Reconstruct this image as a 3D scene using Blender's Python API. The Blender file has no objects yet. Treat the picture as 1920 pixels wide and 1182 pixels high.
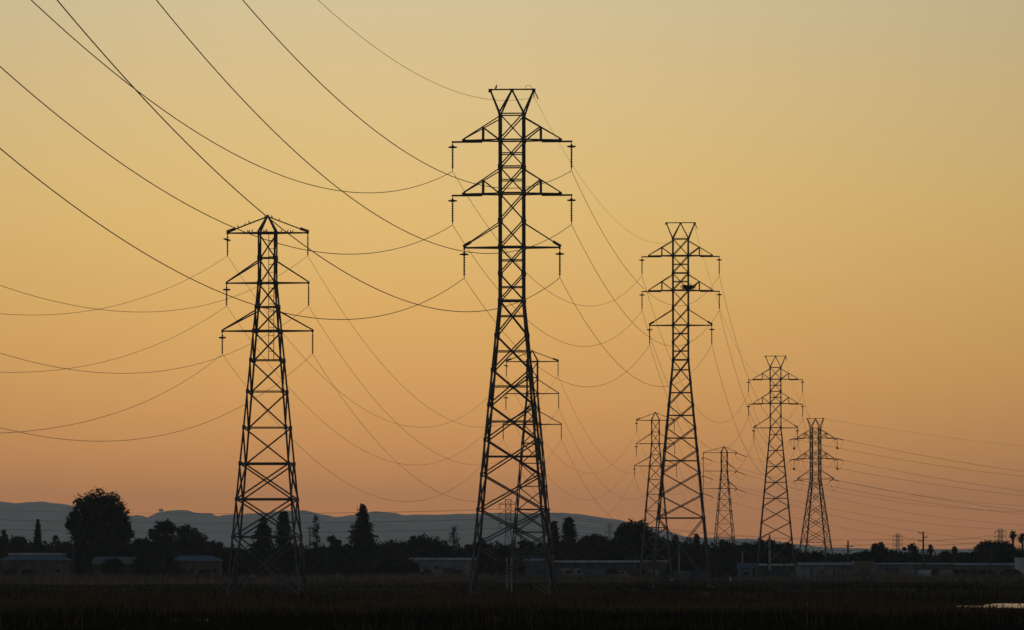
import bpy, math, random
import numpy as np
from mathutils import Vector, Matrix

SC = bpy.context.scene
COL = SC.collection
R = math.radians
random.seed(7)
RNG = np.random.default_rng(11)

# ------------------------------------------------------------------ camera
F, HC, HOR = 10000.0, 3.6, 1055.0          # focal length in photo pixels, eye height, horizon row
TH = math.atan((HOR - 591.0) / F)
cd = bpy.data.cameras.new('camera')
cam = bpy.data.objects.new('camera', cd)
COL.objects.link(cam)
cam.location = (0, 0, HC)
cam.rotation_euler = (math.pi / 2 + TH, 0, 0)
cd.sensor_width = 36.0
cd.lens = 36.0 * F / 1920.0
cd.clip_start = 1.0
cd.clip_end = 60000.0
SC.camera = cam

# ------------------------------------------------------------------ world: dusk sky
def lin(*c):
    return tuple(((v / 255 / 12.92) if v / 255 <= 0.04045 else ((v / 255 + 0.055) / 1.055) ** 2.4) for v in c)

SUN_AZ, SUN_EL = -0.026, R(-1.5)
w = bpy.data.worlds.new('World')
SC.world = w
w.use_nodes = True
nt = w.node_tree
nt.nodes.clear()
N = nt.nodes.new
L = nt.links.new
out = N('ShaderNodeOutputWorld')
bg = N('ShaderNodeBackground')
tc = N('ShaderNodeTexCoord')
sep = N('ShaderNodeSeparateXYZ')
L(tc.outputs['Generated'], sep.inputs[0])

def mth(op, a, b=None, c=None):
    n = N('ShaderNodeMath')
    n.operation = op
    for i, v in enumerate((a, b, c)):
        if v is None:
            continue
        if isinstance(v, (int, float)):
            n.inputs[i].default_value = v
        else:
            L(v, n.inputs[i])
    return n.outputs[0]

zc = mth('MAXIMUM', sep.outputs[2], 0.0)
pos = mth('SQRT', zc)
ramp = N('ShaderNodeValToRGB')
L(pos, ramp.inputs[0])
SKY = [(0.000, (0.80, 0.265, 0.055)), (0.0105, (0.86, 0.328, 0.075)), (0.0255, (0.80, 0.392, 0.112)), (0.0455, (0.81, 0.465, 0.138)),
       (0.0655, (0.80, 0.535, 0.185)), (0.0855, (0.75, 0.550, 0.245)), (0.1055, (0.67, 0.550, 0.315)),
       (0.16, lin(180, 178, 158)), (0.34, lin(80, 94, 112)), (1.0, lin(52, 70, 96))]
cr = ramp.color_ramp
while len(cr.elements) < len(SKY):
    cr.elements.new(0.5)
for e, (z, c) in zip(cr.elements, SKY):
    e.position = math.sqrt(z)
for e, (z, c) in zip(cr.elements, SKY):
    e.color = (*c, 1)
az = mth('SUBTRACT', mth('ARCTAN2', sep.outputs[0], sep.outputs[1]), SUN_AZ)
def gauss(x, s, k):
    return mth('MULTIPLY', mth('EXPONENT', mth('MULTIPLY', mth('POWER', mth('ABSOLUTE', x), 2.0), -1.0 / (s * s))), k)
glow = mth('ADD', mth('ADD', gauss(az, 0.13, 0.36), gauss(az, 0.9, 0.42)), 0.22)
high = mth('SMOOTH_MIN', mth('MULTIPLY', mth('MAXIMUM', mth('SUBTRACT', zc, 0.14), 0.0), 3.0), 1.0, 0.1)
glow = mth('ADD', mth('MULTIPLY', glow, mth('SUBTRACT', 1.0, high)), high)
mul = N('ShaderNodeVectorMath')
mul.operation = 'SCALE'
L(ramp.outputs[0], mul.inputs[0])
L(glow, mul.inputs['Scale'])
sky = N('ShaderNodeTexSky')
sky.sky_type = 'NISHITA'
sky.sun_disc = False
sky.sun_elevation = SUN_EL
sky.sun_rotation = SUN_AZ
skm = N('ShaderNodeVectorMath')
skm.operation = 'SCALE'
L(sky.outputs[0], skm.inputs[0])
skm.inputs['Scale'].default_value = 0.05
add = N('ShaderNodeVectorMath')
add.operation = 'ADD'
L(mul.outputs[0], add.inputs[0])
L(skm.outputs[0], add.inputs[1])
L(add.outputs[0], bg.inputs[0])
bg.inputs[1].default_value = 1.0
L(bg.outputs[0], out.inputs[0])

# the sun is down behind the hills: one very weak, very soft lamp from the afterglow side
sd = bpy.data.lights.new('sun', 'SUN')
sd.energy = 0.03
sd.angle = R(20)
sd.color = (1.0, 0.72, 0.45)
so = bpy.data.objects.new('sun', sd)
COL.objects.link(so)
so.location = (0, 0, 300)
so.rotation_euler = (R(90 - 4), 0, SUN_AZ + math.pi)

SC.view_settings.view_transform = 'Standard'
SC.view_settings.look = 'None'
SC.view_settings.exposure = 0.0
SC.view_settings.gamma = 1.0
SC.view_settings.use_curve_mapping = False
SC.cycles.volume_bounces = 1
SC.cycles.max_bounces = 5

# ------------------------------------------------------------------ helpers
CT, ST = math.cos(TH), math.sin(TH)
def W(px, py, d):
    """world point seen at photo pixel (px, py) at ground distance d"""
    x = (px - 960) / F
    y = (591 - py) / F
    dx, dy, dz = x, CT - ST * y, ST + CT * y
    return Vector((dx * d / dy, d, HC + dz * d / dy))

def ground_d(py):
    return HC * F / (py - HOR)

class MB:
    def __init__(self):
        self.v = []
        self.f = []
    def add(self, vs, fs):
        o = len(self.v)
        self.v += [tuple(p) for p in vs]
        self.f += [tuple(i + o for i in q) for q in fs]
    def box(self, lo, hi):
        x0, y0, z0 = lo
        x1, y1, z1 = hi
        self.add([(x0, y0, z0), (x1, y0, z0), (x1, y1, z0), (x0, y1, z0), (x0, y0, z1), (x1, y0, z1), (x1, y1, z1), (x0, y1, z1)],
                 [(0, 3, 2, 1), (4, 5, 6, 7), (0, 1, 5, 4), (1, 2, 6, 5), (2, 3, 7, 6), (3, 0, 4, 7)])
    def bar(self, p, q, w, h=None):
        p = Vector(p)
        q = Vector(q)
        d = (q - p)
        if d.length < 1e-6:
            return
        d.normalize()
        a = Vector((0, 1, 0)) if abs(d.y) < 0.9 else Vector((1, 0, 0))
        u = d.cross(a).normalized()
        v = d.cross(u).normalized()
        u *= (h or w) / 2
        v *= w / 2
        self.add([p - u - v, p + u - v, p + u + v, p - u + v, q - u - v, q + u - v, q + u + v, q - u + v],
                 [(3, 2, 1, 0), (4, 5, 6, 7), (0, 1, 5, 4), (1, 2, 6, 5), (2, 3, 7, 6), (3, 0, 4, 7)])
    def angle(self, p, q, w, nx, ny):
        """steel angle section: two thin plates, the corner pointing to (nx, ny)"""
        t = 0.035
        p = Vector(p)
        q = Vector(q)
        a = Vector((-nx * w, 0, 0))
        b = Vector((0, -ny * w, 0))
        ta = Vector((-nx * t, 0, 0))
        tb = Vector((0, -ny * t, 0))
        ring = [Vector(), a, a + tb, ta + tb, ta + b, b]
        if nx * ny < 0:
            ring.reverse()
        vs = [p + r for r in ring] + [q + r for r in ring]
        fs = [(i, (i + 1) % 6, 6 + (i + 1) % 6, 6 + i) for i in range(6)]
        self.add(vs, fs + [(5, 4, 3, 2, 1, 0), (6, 7, 8, 9, 10, 11)])
    def tube(self, pts, r, n=6, cap=True):
        """tube along pts; r a number or a list of radii"""
        rr = r if hasattr(r, '__len__') else [r] * len(pts)
        pts = [Vector(p) for p in pts]
        o = len(self.v)
        for i, p in enumerate(pts):
            d = (pts[min(i + 1, len(pts) - 1)] - pts[max(i - 1, 0)]).normalized()
            a = Vector((0, 0, 1)) if abs(d.z) < 0.9 else Vector((1, 0, 0))
            u = d.cross(a).normalized()
            v = d.cross(u).normalized()
            for k in range(n):
                t = 2 * math.pi * k / n
                self.v.append(tuple(p + (u * math.cos(t) + v * math.sin(t)) * rr[i]))
        for i in range(len(pts) - 1):
            for k in range(n):
                self.f.append((o + i * n + k, o + (i + 1) * n + k, o + (i + 1) * n + (k + 1) % n, o + i * n + (k + 1) % n))
        if cap:
            self.f.append(tuple(o + k for k in range(n)))
            self.f.append(tuple(o + (len(pts) - 1) * n + k for k in reversed(range(n))))
    def build(self, name, mat, parent=None, loc=None, smooth=False):
        me = bpy.data.meshes.new(name)
        me.from_pydata(self.v, [], self.f)
        if smooth:
            me.polygons.foreach_set('use_smooth', [True] * len(me.polygons))
        me.materials.append(mat)
        me.update()
        o = bpy.data.objects.new(name, me)
        COL.objects.link(o)
        if parent:
            o.parent = parent
        if loc is not None:
            o.location = loc
        return o

def np_mesh(name, V, Fc, mat, parent=None, loc=None):
    me = bpy.data.meshes.new(name)
    V = np.asarray(V, dtype=np.float32)
    Fc = np.asarray(Fc, dtype=np.int32)
    n, k = Fc.shape
    me.vertices.add(len(V))
    me.vertices.foreach_set('co', V.ravel())
    me.loops.add(n * k)
    me.loops.foreach_set('vertex_index', Fc.ravel())
    me.polygons.add(n)
    me.polygons.foreach_set('loop_start', np.arange(0, n * k, k, dtype=np.int32))
    me.polygons.foreach_set('loop_total', np.full(n, k, dtype=np.int32))
    me.materials.append(mat)
    me.update(calc_edges=True)
    me.validate()
    o = bpy.data.objects.new(name, me)
    COL.objects.link(o)
    if parent:
        o.parent = parent
    if loc is not None:
        o.location = loc
    return o

def tag(o, label, cat, group=None):
    o['label'] = label
    o['category'] = cat
    if group:
        o['group'] = group
    return o

def empty(name, loc, label, cat, group=None, rz=0.0):
    o = bpy.data.objects.new(name, None)
    COL.objects.link(o)
    o.location = loc
    o.rotation_euler = (0, 0, rz)
    o.empty_display_size = 0.5
    return tag(o, label, cat, group)

# ------------------------------------------------------------------ materials
def mat(name, col, rough=0.8, metal=0.0, var=0.25, scale=1.0, col2=None, spec=0.5, stretch=None, detail=4):
    m = bpy.data.materials.new(name)
    m.use_nodes = True
    t = m.node_tree
    b = t.nodes['Principled BSDF']
    b.inputs['Roughness'].default_value = rough
    b.inputs['Metallic'].default_value = metal
    b.inputs['Specular IOR Level'].default_value = spec
    g = t.nodes.new('ShaderNodeTexCoord')
    mp = t.nodes.new('ShaderNodeMapping')
    if stretch:
        mp.inputs['Scale'].default_value = stretch
    n = t.nodes.new('ShaderNodeTexNoise')
    n.inputs['Scale'].default_value = scale
    n.inputs['Detail'].default_value = detail
    r = t.nodes.new('ShaderNodeValToRGB')
    c2 = col2 or tuple(c * (1 - var) for c in col)
    c1 = col if col2 else tuple(min(1, c * (1 + var)) for c in col)
    r.color_ramp.elements[0].position = 0.35
    r.color_ramp.elements[1].position = 0.65
    r.color_ramp.elements[0].color = (*c2, 1)
    r.color_ramp.elements[1].color = (*c1, 1)
    t.links.new(g.outputs['Object'], mp.inputs[0])
    t.links.new(mp.outputs[0], n.inputs['Vector'])
    t.links.new(n.outputs[0], r.inputs[0])
    t.links.new(r.outputs[0], b.inputs['Base Color'])
    return m

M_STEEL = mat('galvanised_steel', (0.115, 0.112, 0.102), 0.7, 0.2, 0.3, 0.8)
M_PORC = mat('insulator_porcelain', (0.07, 0.05, 0.04), 0.35, 0, 0.2, 3)
M_WIRE = mat('weathered_aluminium', (0.08, 0.075, 0.07), 0.6, 0.3, 0.15, 0.3)
M_CONC = mat('concrete', (0.32, 0.31, 0.29), 0.9, 0, 0.25, 2)
M_BARK = mat('bark', (0.06, 0.045, 0.035), 0.95, 0, 0.35, 2)
M_LEAF = [mat('foliage_dark', (0.026, 0.044, 0.032), 0.9, 0, 0, 0.35, (0.009, 0.017, 0.013), 0.15),
          mat('foliage_olive', (0.05, 0.056, 0.028), 0.9, 0, 0, 0.35, (0.018, 0.022, 0.012), 0.15),
          mat('foliage_conifer', (0.018, 0.034, 0.028), 0.9, 0, 0, 0.5, (0.008, 0.015, 0.013), 0.15)]
M_GROUND = mat('marsh_soil', (0.085, 0.064, 0.040), 1.0, 0, 0, 0.03, (0.018, 0.018, 0.012), 0.0, (0.35, 1.2, 1), 7)
M_GRASS = mat('marsh_grass', (0.19, 0.125, 0.052), 1.0, 0, 0, 0.06, (0.03, 0.028, 0.014), 0.0, (0.5, 1.0, 1), 6)
M_PICKLE = mat('dark_marsh_plants', (0.036, 0.030, 0.014), 1.0, 0, 0, 0.08, (0.010, 0.010, 0.006), 0.0, (0.5, 1.0, 1), 6)
M_REED = mat('dry_reed', (0.27, 0.205, 0.15), 1.0, 0, 0, 0.03, (0.06, 0.05, 0.035), 0.0, (1, 1, 1), 4)
M_HILL = mat('dry_hill_grass', (0.40, 0.37, 0.29), 1.0, 0, 0, 0.007, (0.26, 0.25, 0.195), 0.0, (1, 0.35, 2.5), 7)
M_WATER = mat('still_water', (0.02, 0.025, 0.025), 0.12, 0, 0.1, 0.2)
M_WATER.node_tree.nodes['Principled BSDF'].inputs['Specular IOR Level'].default_value = 0.6
_t = M_WATER.node_tree
_g = _t.nodes.new('ShaderNodeTexCoord')
_n = _t.nodes.new('ShaderNodeTexNoise')
_n.inputs['Scale'].default_value = 3.0
_b = _t.nodes.new('ShaderNodeBump')
_b.inputs['Strength'].default_value = 1.0
_b.inputs['Distance'].default_value = 0.22
_t.links.new(_g.outputs['Object'], _n.inputs['Vector'])
_t.links.new(_n.outputs[0], _b.inputs['Height'])
_t.links.new(_b.outputs[0], _t.nodes['Principled BSDF'].inputs['Normal'])
M_FEATHER = mat('dark_feather', (0.03, 0.027, 0.025), 0.9, 0, 0.3, 8)
M_TWIG = mat('twigs', (0.07, 0.05, 0.035), 0.95, 0, 0.4, 4)
M_WOOD = mat('weathered_timber', (0.09, 0.07, 0.055), 0.95, 0, 0.3, 2)
M_GLASS = mat('dark_window', (0.02, 0.025, 0.03), 0.15, 0, 0.2, 2)
M_RUBBER = mat('rubber', (0.02, 0.02, 0.02), 0.8, 0, 0.2, 4)
def paint(name, c, v=0.15):
    return mat(name, c, 0.7, 0, v, 0.6)
M_TAN = paint('tan_stucco', (0.12, 0.085, 0.068), 0.35)
M_GREY = paint('grey_render', (0.19, 0.20, 0.20), 0.3)
M_PALE = paint('pale_metal', (0.5, 0.52, 0.52), 0.25)
M_TEAL = paint('teal_roof', (0.036, 0.062, 0.07))
M_BLUE = paint('blue_roof', (0.036, 0.07, 0.092))
M_BROWN = paint('brown_shingle', (0.10, 0.075, 0.06))
M_SHED = paint('dark_shed', (0.05, 0.055, 0.06))
M_YEL = paint('yellow_panel', (0.15, 0.13, 0.065), 0.25)
M_RED = paint('faded_red', (0.22, 0.06, 0.05))
M_WHITE = paint('white_paint', (0.55, 0.56, 0.55), 0.15)
M_STEEL2 = paint('grey_sheet', (0.12, 0.13, 0.135), 0.3)

# ------------------------------------------------------------------ setting: hills, ground, water
RIDGE = [(-700, 930), (-300, 952), (-120, 938), (0, 940), (30, 943), (80, 940), (110, 945), (130, 948), (190, 956), (245, 968), (262, 965), (275, 972), (300, 960), (325, 957),
         (345, 956), (360, 960), (378, 961), (395, 962), (403, 969), (440, 965), (500, 961), (540, 957), (570, 957), (600, 964), (635, 970), (660, 967),
         (690, 962), (705, 959), (740, 963), (755, 967), (800, 966), (880, 963), (960, 963), (1000, 962), (1060, 962), (1100, 967), (1160, 975), (1220, 990),
         (1290, 1006), (1340, 1009), (1400, 1010), (1450, 1016), (1500, 1022), (1560, 1028), (1700, 1030), (1830, 1030), (1880, 1036), (1960, 1036), (2300, 1025), (2700, 1034)]
rx = np.array([p[0] for p in RIDGE], float)
ry = np.array([p[1] for p in RIDGE], float)

def vnoise(x, y, seed=0):
    """smooth value noise for numpy arrays"""
    def h(i, j):
        n = np.sin(i * 127.1 + j * 311.7 + seed * 74.7) * 43758.5453
        return n - np.floor(n)
    xi, yi = np.floor(x), np.floor(y)
    u, v = x - xi, y - yi
    u = u * u * (3 - 2 * u)
    v = v * v * (3 - 2 * v)
    return (h(xi, yi) * (1 - u) + h(xi + 1, yi) * u) * (1 - v) + (h(xi, yi + 1) * (1 - u) + h(xi + 1, yi + 1) * u) * v

HD = 18000.0
def grid_mesh(name, X, Y, Z, m):
    ny, nx = X.shape
    V = np.c_[X.ravel(), Y.ravel(), Z.ravel()]
    i = np.arange(ny * nx).reshape(ny, nx)
    Fc = np.c_[i[:-1, :-1].ravel(), i[:-1, 1:].ravel(), i[1:, 1:].ravel(), i[1:, :-1].ravel()]
    o = np_mesh(name, V, Fc, m)
    o['kind'] = 'structure'
    return o

hx = np.linspace(-2800, 2800, 460)
hy = np.linspace(0, 1, 60)
HX, HT = np.meshgrid(hx, hy)
prof = np.interp(960 + HX / HD * F, rx, ry)
ztop = HC + (HOR - prof) / F * HD * (1 + TH * TH) 
ztop = ztop + (vnoise(HX / 75, HX * 0, 9) - 0.5) * 3.5 + (vnoise(HX / 24, HX * 0, 3) - 0.5) * 2.6 + (vnoise(HX / 9, HX * 0, 5) - 0.5) * 1.6
HYY = 12000 + HT * (HD - 12000) / 0.8
t = np.clip(HT / 0.8, 0, 1)
shape = np.where(HT <= 0.8, t ** 1.5, 1 - ((HT - 0.8) / 0.2) ** 2)
spur = (vnoise(HX / 190 + HT, HT * 3, 1) - 0.5) * 120 * np.sin(np.pi * t) + (vnoise(HX / 90, HT * 8, 2) - 0.5) * 30 * np.sin(np.pi * t)
HZ = np.where(HT <= 0.8, np.minimum(ztop * shape + spur * (t < 1), ztop * np.minimum(1, t * 1.02) + 0 * spur), ztop * shape)
HZ = np.maximum(HZ, -0.5)
grid_mesh('hills', HX, HYY, HZ, M_HILL)

gy = np.concatenate([np.linspace(-50, 250, 20), np.geomspace(256, 2000, 150), np.geomspace(2060, 13000, 30)])
gx = np.linspace(-1, 1, 160)
GX, GY = np.meshgrid(gx, gy)
GX = GX * (60 + np.maximum(GY, 0) * 0.2)
GX[:, 0] = -2900
GX[:, -1] = 2900
GZ = (vnoise(GX / 9, GY / 14, 7) - 0.5) * 0.35 + (vnoise(GX / 30, GY / 40, 8) - 0.5) * 0.4
GZ = GZ * np.clip((GY - 200) / 80, 0, 1) * np.clip((1080 - GY) / 150, 0.0, 1)
GZ -= 0.05
# shallow pond beds
PONDS = [('pond_water', [(1782, 1137.2), (1800, 1135.2), (1838, 1135.6), (1856, 1132.6), (1868, 1131.0), (1905, 1131.4), (1990, 1130.2), (2120, 1132), (2100, 1140), (1990, 1141.5), (1925, 1140.2), (1890, 1139.3), (1850, 1139.6), (1815, 1138.2)]),
         ('channel_water', [(312, 1161.5), (350, 1160.3), (395, 1161), (420, 1162), (400, 1163.2), (350, 1163.3), (325, 1162.8)])]
ponds = []
for nm, pts in PONDS:
    P = [W(px, py, ground_d(py)) for px, py in pts]
    ponds.append((nm, P))
    cx = sum(p.x for p in P) / len(P)
    xs = [p.x for p in P]
    ys = [p.y for p in P]
    inside = (GX > min(xs) - 6) & (GX < max(xs) + 6) & (GY > min(ys) - (75 if nm == 'pond_water' else 12)) & (GY < max(ys) + 25)
    GZ = np.where(inside, -0.32, GZ)
grid_mesh('marsh_ground', GX, GY, GZ, M_GROUND)
for nm, P in ponds:
    mb = MB()
    mb.add([(p.x, p.y, -0.02) for p in P], [tuple(reversed(range(len(P)))) if False else tuple(range(len(P)))])
    o = mb.build(nm, M_WATER)
    o['kind'] = 'structure'
    me = o.data
    if me.polygons[0].normal.z < 0:
        me.flip_normals()

# marsh grass: blades
def blades(name, n, dfun, hmin, hmax, width, m, xr=0.115, keep=None, lean=0.35):
    d = dfun(RNG.random(n))
    x = (RNG.random(n) * 2 - 1) * (d * xr + 4)
    if keep is not None:
        k = keep(x, d)
        x, d = x[k], d[k]
    n = len(d)
    h = hmin + (hmax - hmin) * RNG.random(n) ** 1.5
    h *= 0.45 + 1.1 * vnoise(x / 7, d / 12, 21)
    a = RNG.random(n) * math.pi * 2
    wd = width * (0.6 + 0.8 * RNG.random(n))
    lx = RNG.normal(0, lean, n) * h
    ly = RNG.normal(0, lean, n) * h
    b0 = np.c_[x - np.cos(a) * wd, d - np.sin(a) * wd, np.full(n, -0.25)]
    b1 = np.c_[x + np.cos(a) * wd, d + np.sin(a) * wd, np.full(n, -0.25)]
    tp = np.c_[x + lx, d + ly, h]
    V = np.stack([b0, b1, tp], 1).reshape(-1, 3)
    o = np_mesh(name, V, np.arange(3 * n).reshape(n, 3), m)
    o['kind'] = 'stuff'
    return o

def not_pond(x, d):
    k = np.ones(len(x), bool)
    for nm, P in ponds:
        xs = [p.x for p in P]
        ys = [p.y for p in P]
        px = 960 + x / d * F
        py = HOR + HC / d * F
        near = (x > min(xs) - 1) & (x < max(xs) + 1) & (d > min(ys) - (62 if nm == 'pond_water' else 6)) & (d < max(ys) + 1)
        k &= ~(near & (RNG.random(len(x)) > 0.02 + 0.12 * (vnoise(x / 1.5, d / 8, 71) > 0.8)))
    return k
blades('dark_marsh_plants', 70000, lambda u: 252 + 110 * u, 0.25, 0.9, 0.035, M_PICKLE, keep=lambda x, d: not_pond(x, d) & (vnoise(x / 5, d / 9, 61) > 0.25))
blades('tall_marsh_grass', 9000, lambda u: 262 + 150 * u, 0.7, 1.5, 0.03, M_GRASS, keep=lambda x, d: not_pond(x, d) & (vnoise(x / 6, d / 14, 62) > 0.55), lean=0.2)
blades('marsh_grass', 70000, lambda u: 350 + 230 * u, 0.25, 0.9, 0.05, M_GRASS, keep=lambda x, d: not_pond(x, d) & (vnoise(x / 9, d / 22, 63) > 0.30))
blades('dark_marsh_plants', 30000, lambda u: 470 + 330 * u, 0.25, 0.8, 0.09, M_PICKLE, keep=lambda x, d: not_pond(x, d) & (vnoise(x / 18, d / 40, 64) > 0.42))
blades('marsh_grass', 30000, lambda u: 560 + 400 * u, 0.25, 0.8, 0.09, M_GRASS, keep=lambda x, d: not_pond(x, d) & (vnoise(x / 22, d / 50, 65) > 0.45))
blades('dry_reeds', 42000, lambda u: 880 + 230 * u, 0.4, 1.7, 0.11, M_REED, lean=0.2,
       keep=lambda x, d: (vnoise(x / 40, d / 60, 31) > 0.35) & (d + x * 0.25 < 1105 + 40 * vnoise(x / 30, d * 0, 4)))

# ------------------------------------------------------------------ towers
YAW = R(4.2)
def string(mb, p, q, r=0.12, core=0.035, n=12):
    """suspension insulator: core with sheds, clamp at the end"""
    p = Vector(p)
    q = Vector(q)
    pts, rr = [], []
    k = n * 3
    for i in range(k + 1):
        tt = i / k
        pts.append(p.lerp(q, tt))
        rr.append(core if (tt < 0.06 or tt > 0.94) else (r if i % 3 == 1 else r * 0.45))
    mb.tube(pts, rr, 8)

def guard(mb, p, r=0.42, tilt=0.0):
    """flat bird-guard disc round the string"""
    p = Vector(p)
    ax = Vector((math.sin(tilt), 0, math.cos(tilt)))
    mb.tube([p - ax * 0.10, p - ax * 0.05, p + ax * 0.05, p + ax * 0.10], [0.12, r, r, 0.14], 12)

def hw_of(S, h):
    """half width of the body at depth h below the top"""
    return S['hw'] + max(0.0, h - S['waist']) * S['slope']

def lattice(S, H, root):
    """legs, bracing of the four faces, footings"""
    hb = H
    P = lambda h, sx, sy, e=0.0: Vector((sx * (hw_of(S, h) - e), sy * (hw_of(S, h) - e), H - h))
    lw = S['leg']
    for sx in (-1, 1):
        for sy in (-1, 1):
            mb = MB()
            hs = [S['top'], S['waist'], hb]
            for a, b in zip(hs, hs[1:]):
                mb.angle(P(b, sx, sy), P(a, sx, sy), lw * (1.0 if a == S['top'] else 1.1), sx, sy)
            # gusset plates at the panel points
            for h in S['nodes'][1:]:
                c = P(h, sx, sy, 0.10)
                mb.box((c.x - 0.15, c.y - 0.13, c.z - 0.2), (c.x + 0.15, c.y + 0.13, c.z + 0.2))
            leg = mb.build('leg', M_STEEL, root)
            fb = MB()
            c = P(hb, sx, sy)
            fb.tube([(c.x, c.y, -0.6), (c.x, c.y, 0.18)], [0.55, 0.45], 10)
            fb.build('footing', M_CONC, root)
    nodes = S['nodes'] + [hb]
    for (fx, fy) in ((0, -1), (0, 1), (-1, 0), (1, 0)):
        mb = MB()
        def Q(h, s, e=0.0):
            k = hw_of(S, h)
            return Vector((s * (k - 0.05), fy * (k - e), H - h)) if fy else Vector((fx * (k - e), s * (k - 0.05), H - h))
        for i, (a, b) in enumerate(zip(nodes, nodes[1:])):
            dw = S['diag'] if b <= S['waist'] + 1 else S['diag'] * 1.12
            b2 = b if b < hb else hb - 0.5
            if not (i < S.get('single', 0) and fx + fy > 0):
                mb.bar(Q(a, -1, 0.03), Q(b2, 1, 0.03), dw)
            if not (i < S.get('single', 0) and fx + fy < 0):
                mb.bar(Q(a, 1, 0.12), Q(b2, -1, 0.12), dw)
            wa, wb = hw_of(S, a), hw_of(S, b2)
            if i in S['centre']:
                hc = a + (b2 - a) * wa / (wa + wb)
                mb.bar(Q(hc, -1, 0.08), Q(hc, 1, 0.08), S['diag'] * 0.9)
        for h, k in S['horiz'].items():
            mb.bar(Q(h, -1, 0.02), Q(h, 1, 0.02), S['diag'] * k)
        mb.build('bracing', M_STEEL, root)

def spec_a(ext, panels, pan_h=3.27, slope=0.0953):
    n = [2.3, 4.8, 7.3, 9.8, 12.35, 14.85] + ([17.35, 19.9] if ext else [])
    waist = n[-1]
    c = {1, 2} | ({5, 6} if ext else set())
    k0 = len(n) - 1
    for i in range(panels):
        n.append(waist + pan_h * (i + 1))
        if i < panels - 2:
            c.add(k0 + i)
    hz = {2.35: 1.0, 4.8: 1.3, 7.3: 1.1, 9.8: 1.3, 14.85: 1.2}
    if ext:
        hz[19.9] = 1.5
    return dict(hw=1.2, waist=waist, slope=slope, top=2.2, nodes=n, centre=c, horiz=hz, leg=0.185, diag=0.112)

def arm_a(root, H, side, za, tip, knee, rise, has_post, S, strain=False, weight=False, horn=False):
    """one half of a cross-arm with its insulators"""
    z = H - za
    k = hw_of(S, za)
    s = side
    mb = MB()
    for sy in (-1, 1):
        mb.bar((s * (k - 0.05), sy * k, z), (s * knee, sy * 0.16, z), 0.135)
        mb.bar((s * (k - 0.05), sy * k, z + rise), (s * knee, sy * 0.14, z + 0.16), 0.10)
        if has_post:
            f = (2.72 - k) / (knee - k)
            yy = sy * (k * (1 - f) + 0.16 * f)
            zt = z + rise * (1 - f) + 0.1 * f
            mb.bar((s * 2.72, yy, z), (s * 2.72, yy, zt), 0.13)
            mb.bar((s * 2.72, yy, zt), (s * k, sy * k, z + 0.08), 0.12)
    for f in (0.25, 0.5, 0.75):
        x = k + (knee - k) * f
        y = k * (1 - f) + 0.16 * f
        mb.bar((s * x, -y, z - 0.02), (s * x, y, z - 0.02), 0.09)
    if tip > knee + 0.2:
        mb.bar((s * (knee - 1.75), 0, z - 0.13), (s * (tip + 0.08), 0, z - 0.13), 0.165)
        mb.bar((s * (knee), -0.2, z), (s * knee, 0.2, z), 0.3)
    else:
        mb.bar((s * (tip + 0.1), 0, z + 0.12), (s * (tip - 0.62), 0, z + 0.55), 0.34, 0.26)
        mb.bar((s * tip, 0, z + 0.2), (s * tip, 0, z - 0.2), 0.16)
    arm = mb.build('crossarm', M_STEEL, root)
    if not strain:
        ib = MB()
        string(ib, (s * tip, 0, z - 0.18), (s * tip, 0, z - 2.85))
        guard(ib, (s * tip, 0, z - 0.62))
        ib.build('insulator_string', M_PORC, arm)
    return arm, z

TOWERS = {}
def tower_root(name_key, px, ytop, d, label, group, yaw=YAW):
    p = W(px, ytop, d)
    root = empty('lattice_tower', (p.x, p.y, 0), label, 'power pylon', group, -yaw)
    TOWERS[name_key] = (p.x, p.y, p.z, yaw)
    return root, p.z

def attach(key, x, dz, y=0.0):
    X, Y, Z, yaw = TOWERS[key]
    return Vector((X + x * math.cos(yaw) + y * math.sin(yaw), Y - x * math.sin(yaw) + y * math.cos(yaw), Z + dz))

def peak_a(root, H, S):
    mb = MB()
    for ax, corners in ((-2.05, (-1,)), (0.0, (-1, 1)), (2.05, (1,))):
        for cxs in corners:
            for sy in (-1, 1):
                mb.bar((ax, 0, H - 0.05), (cxs * 1.15, sy * 1.15, H - 2.3), 0.15)
    mb.bar((-2.2, 0, H), (2.12, 0, H), 0.13)
    for ax in (-2.05, 0, 2.05):
        mb.box((ax - 0.16, -0.12, H - 0.28), (ax + 0.16, 0.12, H + 0.07))
    return mb.build('peak', M_STEEL, root)

def tower_a(key, px, ytop, d, ext, panels, label, extra=None):
    S = spec_a(ext, panels)
    root, H = tower_root(key, px, ytop, d, label, 'flat-topped lattice towers')
    if extra:
        S['horiz'].update(extra)
    lattice(S, H, root)
    pk = peak_a(root, H, S)
    cb = MB()
    cb.tube([(2.05, 0, H - 0.1), (2.1, -0.3, H - 0.75)], 0.05, 6)
    cb.tube([(2.1, 0, H - 0.1), (2.45, 0.4, H - 0.9)], 0.05, 6)
    cb.build('earth_wire_clamp', M_STEEL, pk)
    for s in (-1, 1):
        arm_a(root, H, s, 4.8, 5.6, 4.55, 2.15, True, S)
        arm_a(root, H, s, 9.85, 5.6, 4.55, 2.3, True, S)
        arm_a(root, H, s, 14.9, 4.5, 4.5, 2.3, False, S)
    return root, H, S

ra, ha, sa = tower_a('A1', 960, 168, 500, True, 7, 'tallest lattice tower, flat-topped, standing in the centre foreground')
tower_a('A2', 1276, 418, 772, True, 7, 'second tallest flat-topped lattice tower, with a dark nest on its middle crossarm', {42.8: 1.6})
tower_a('A3', 1454, 668, 1105, False, 7, 'third flat-topped lattice tower, just left of the rightmost tower')
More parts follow.
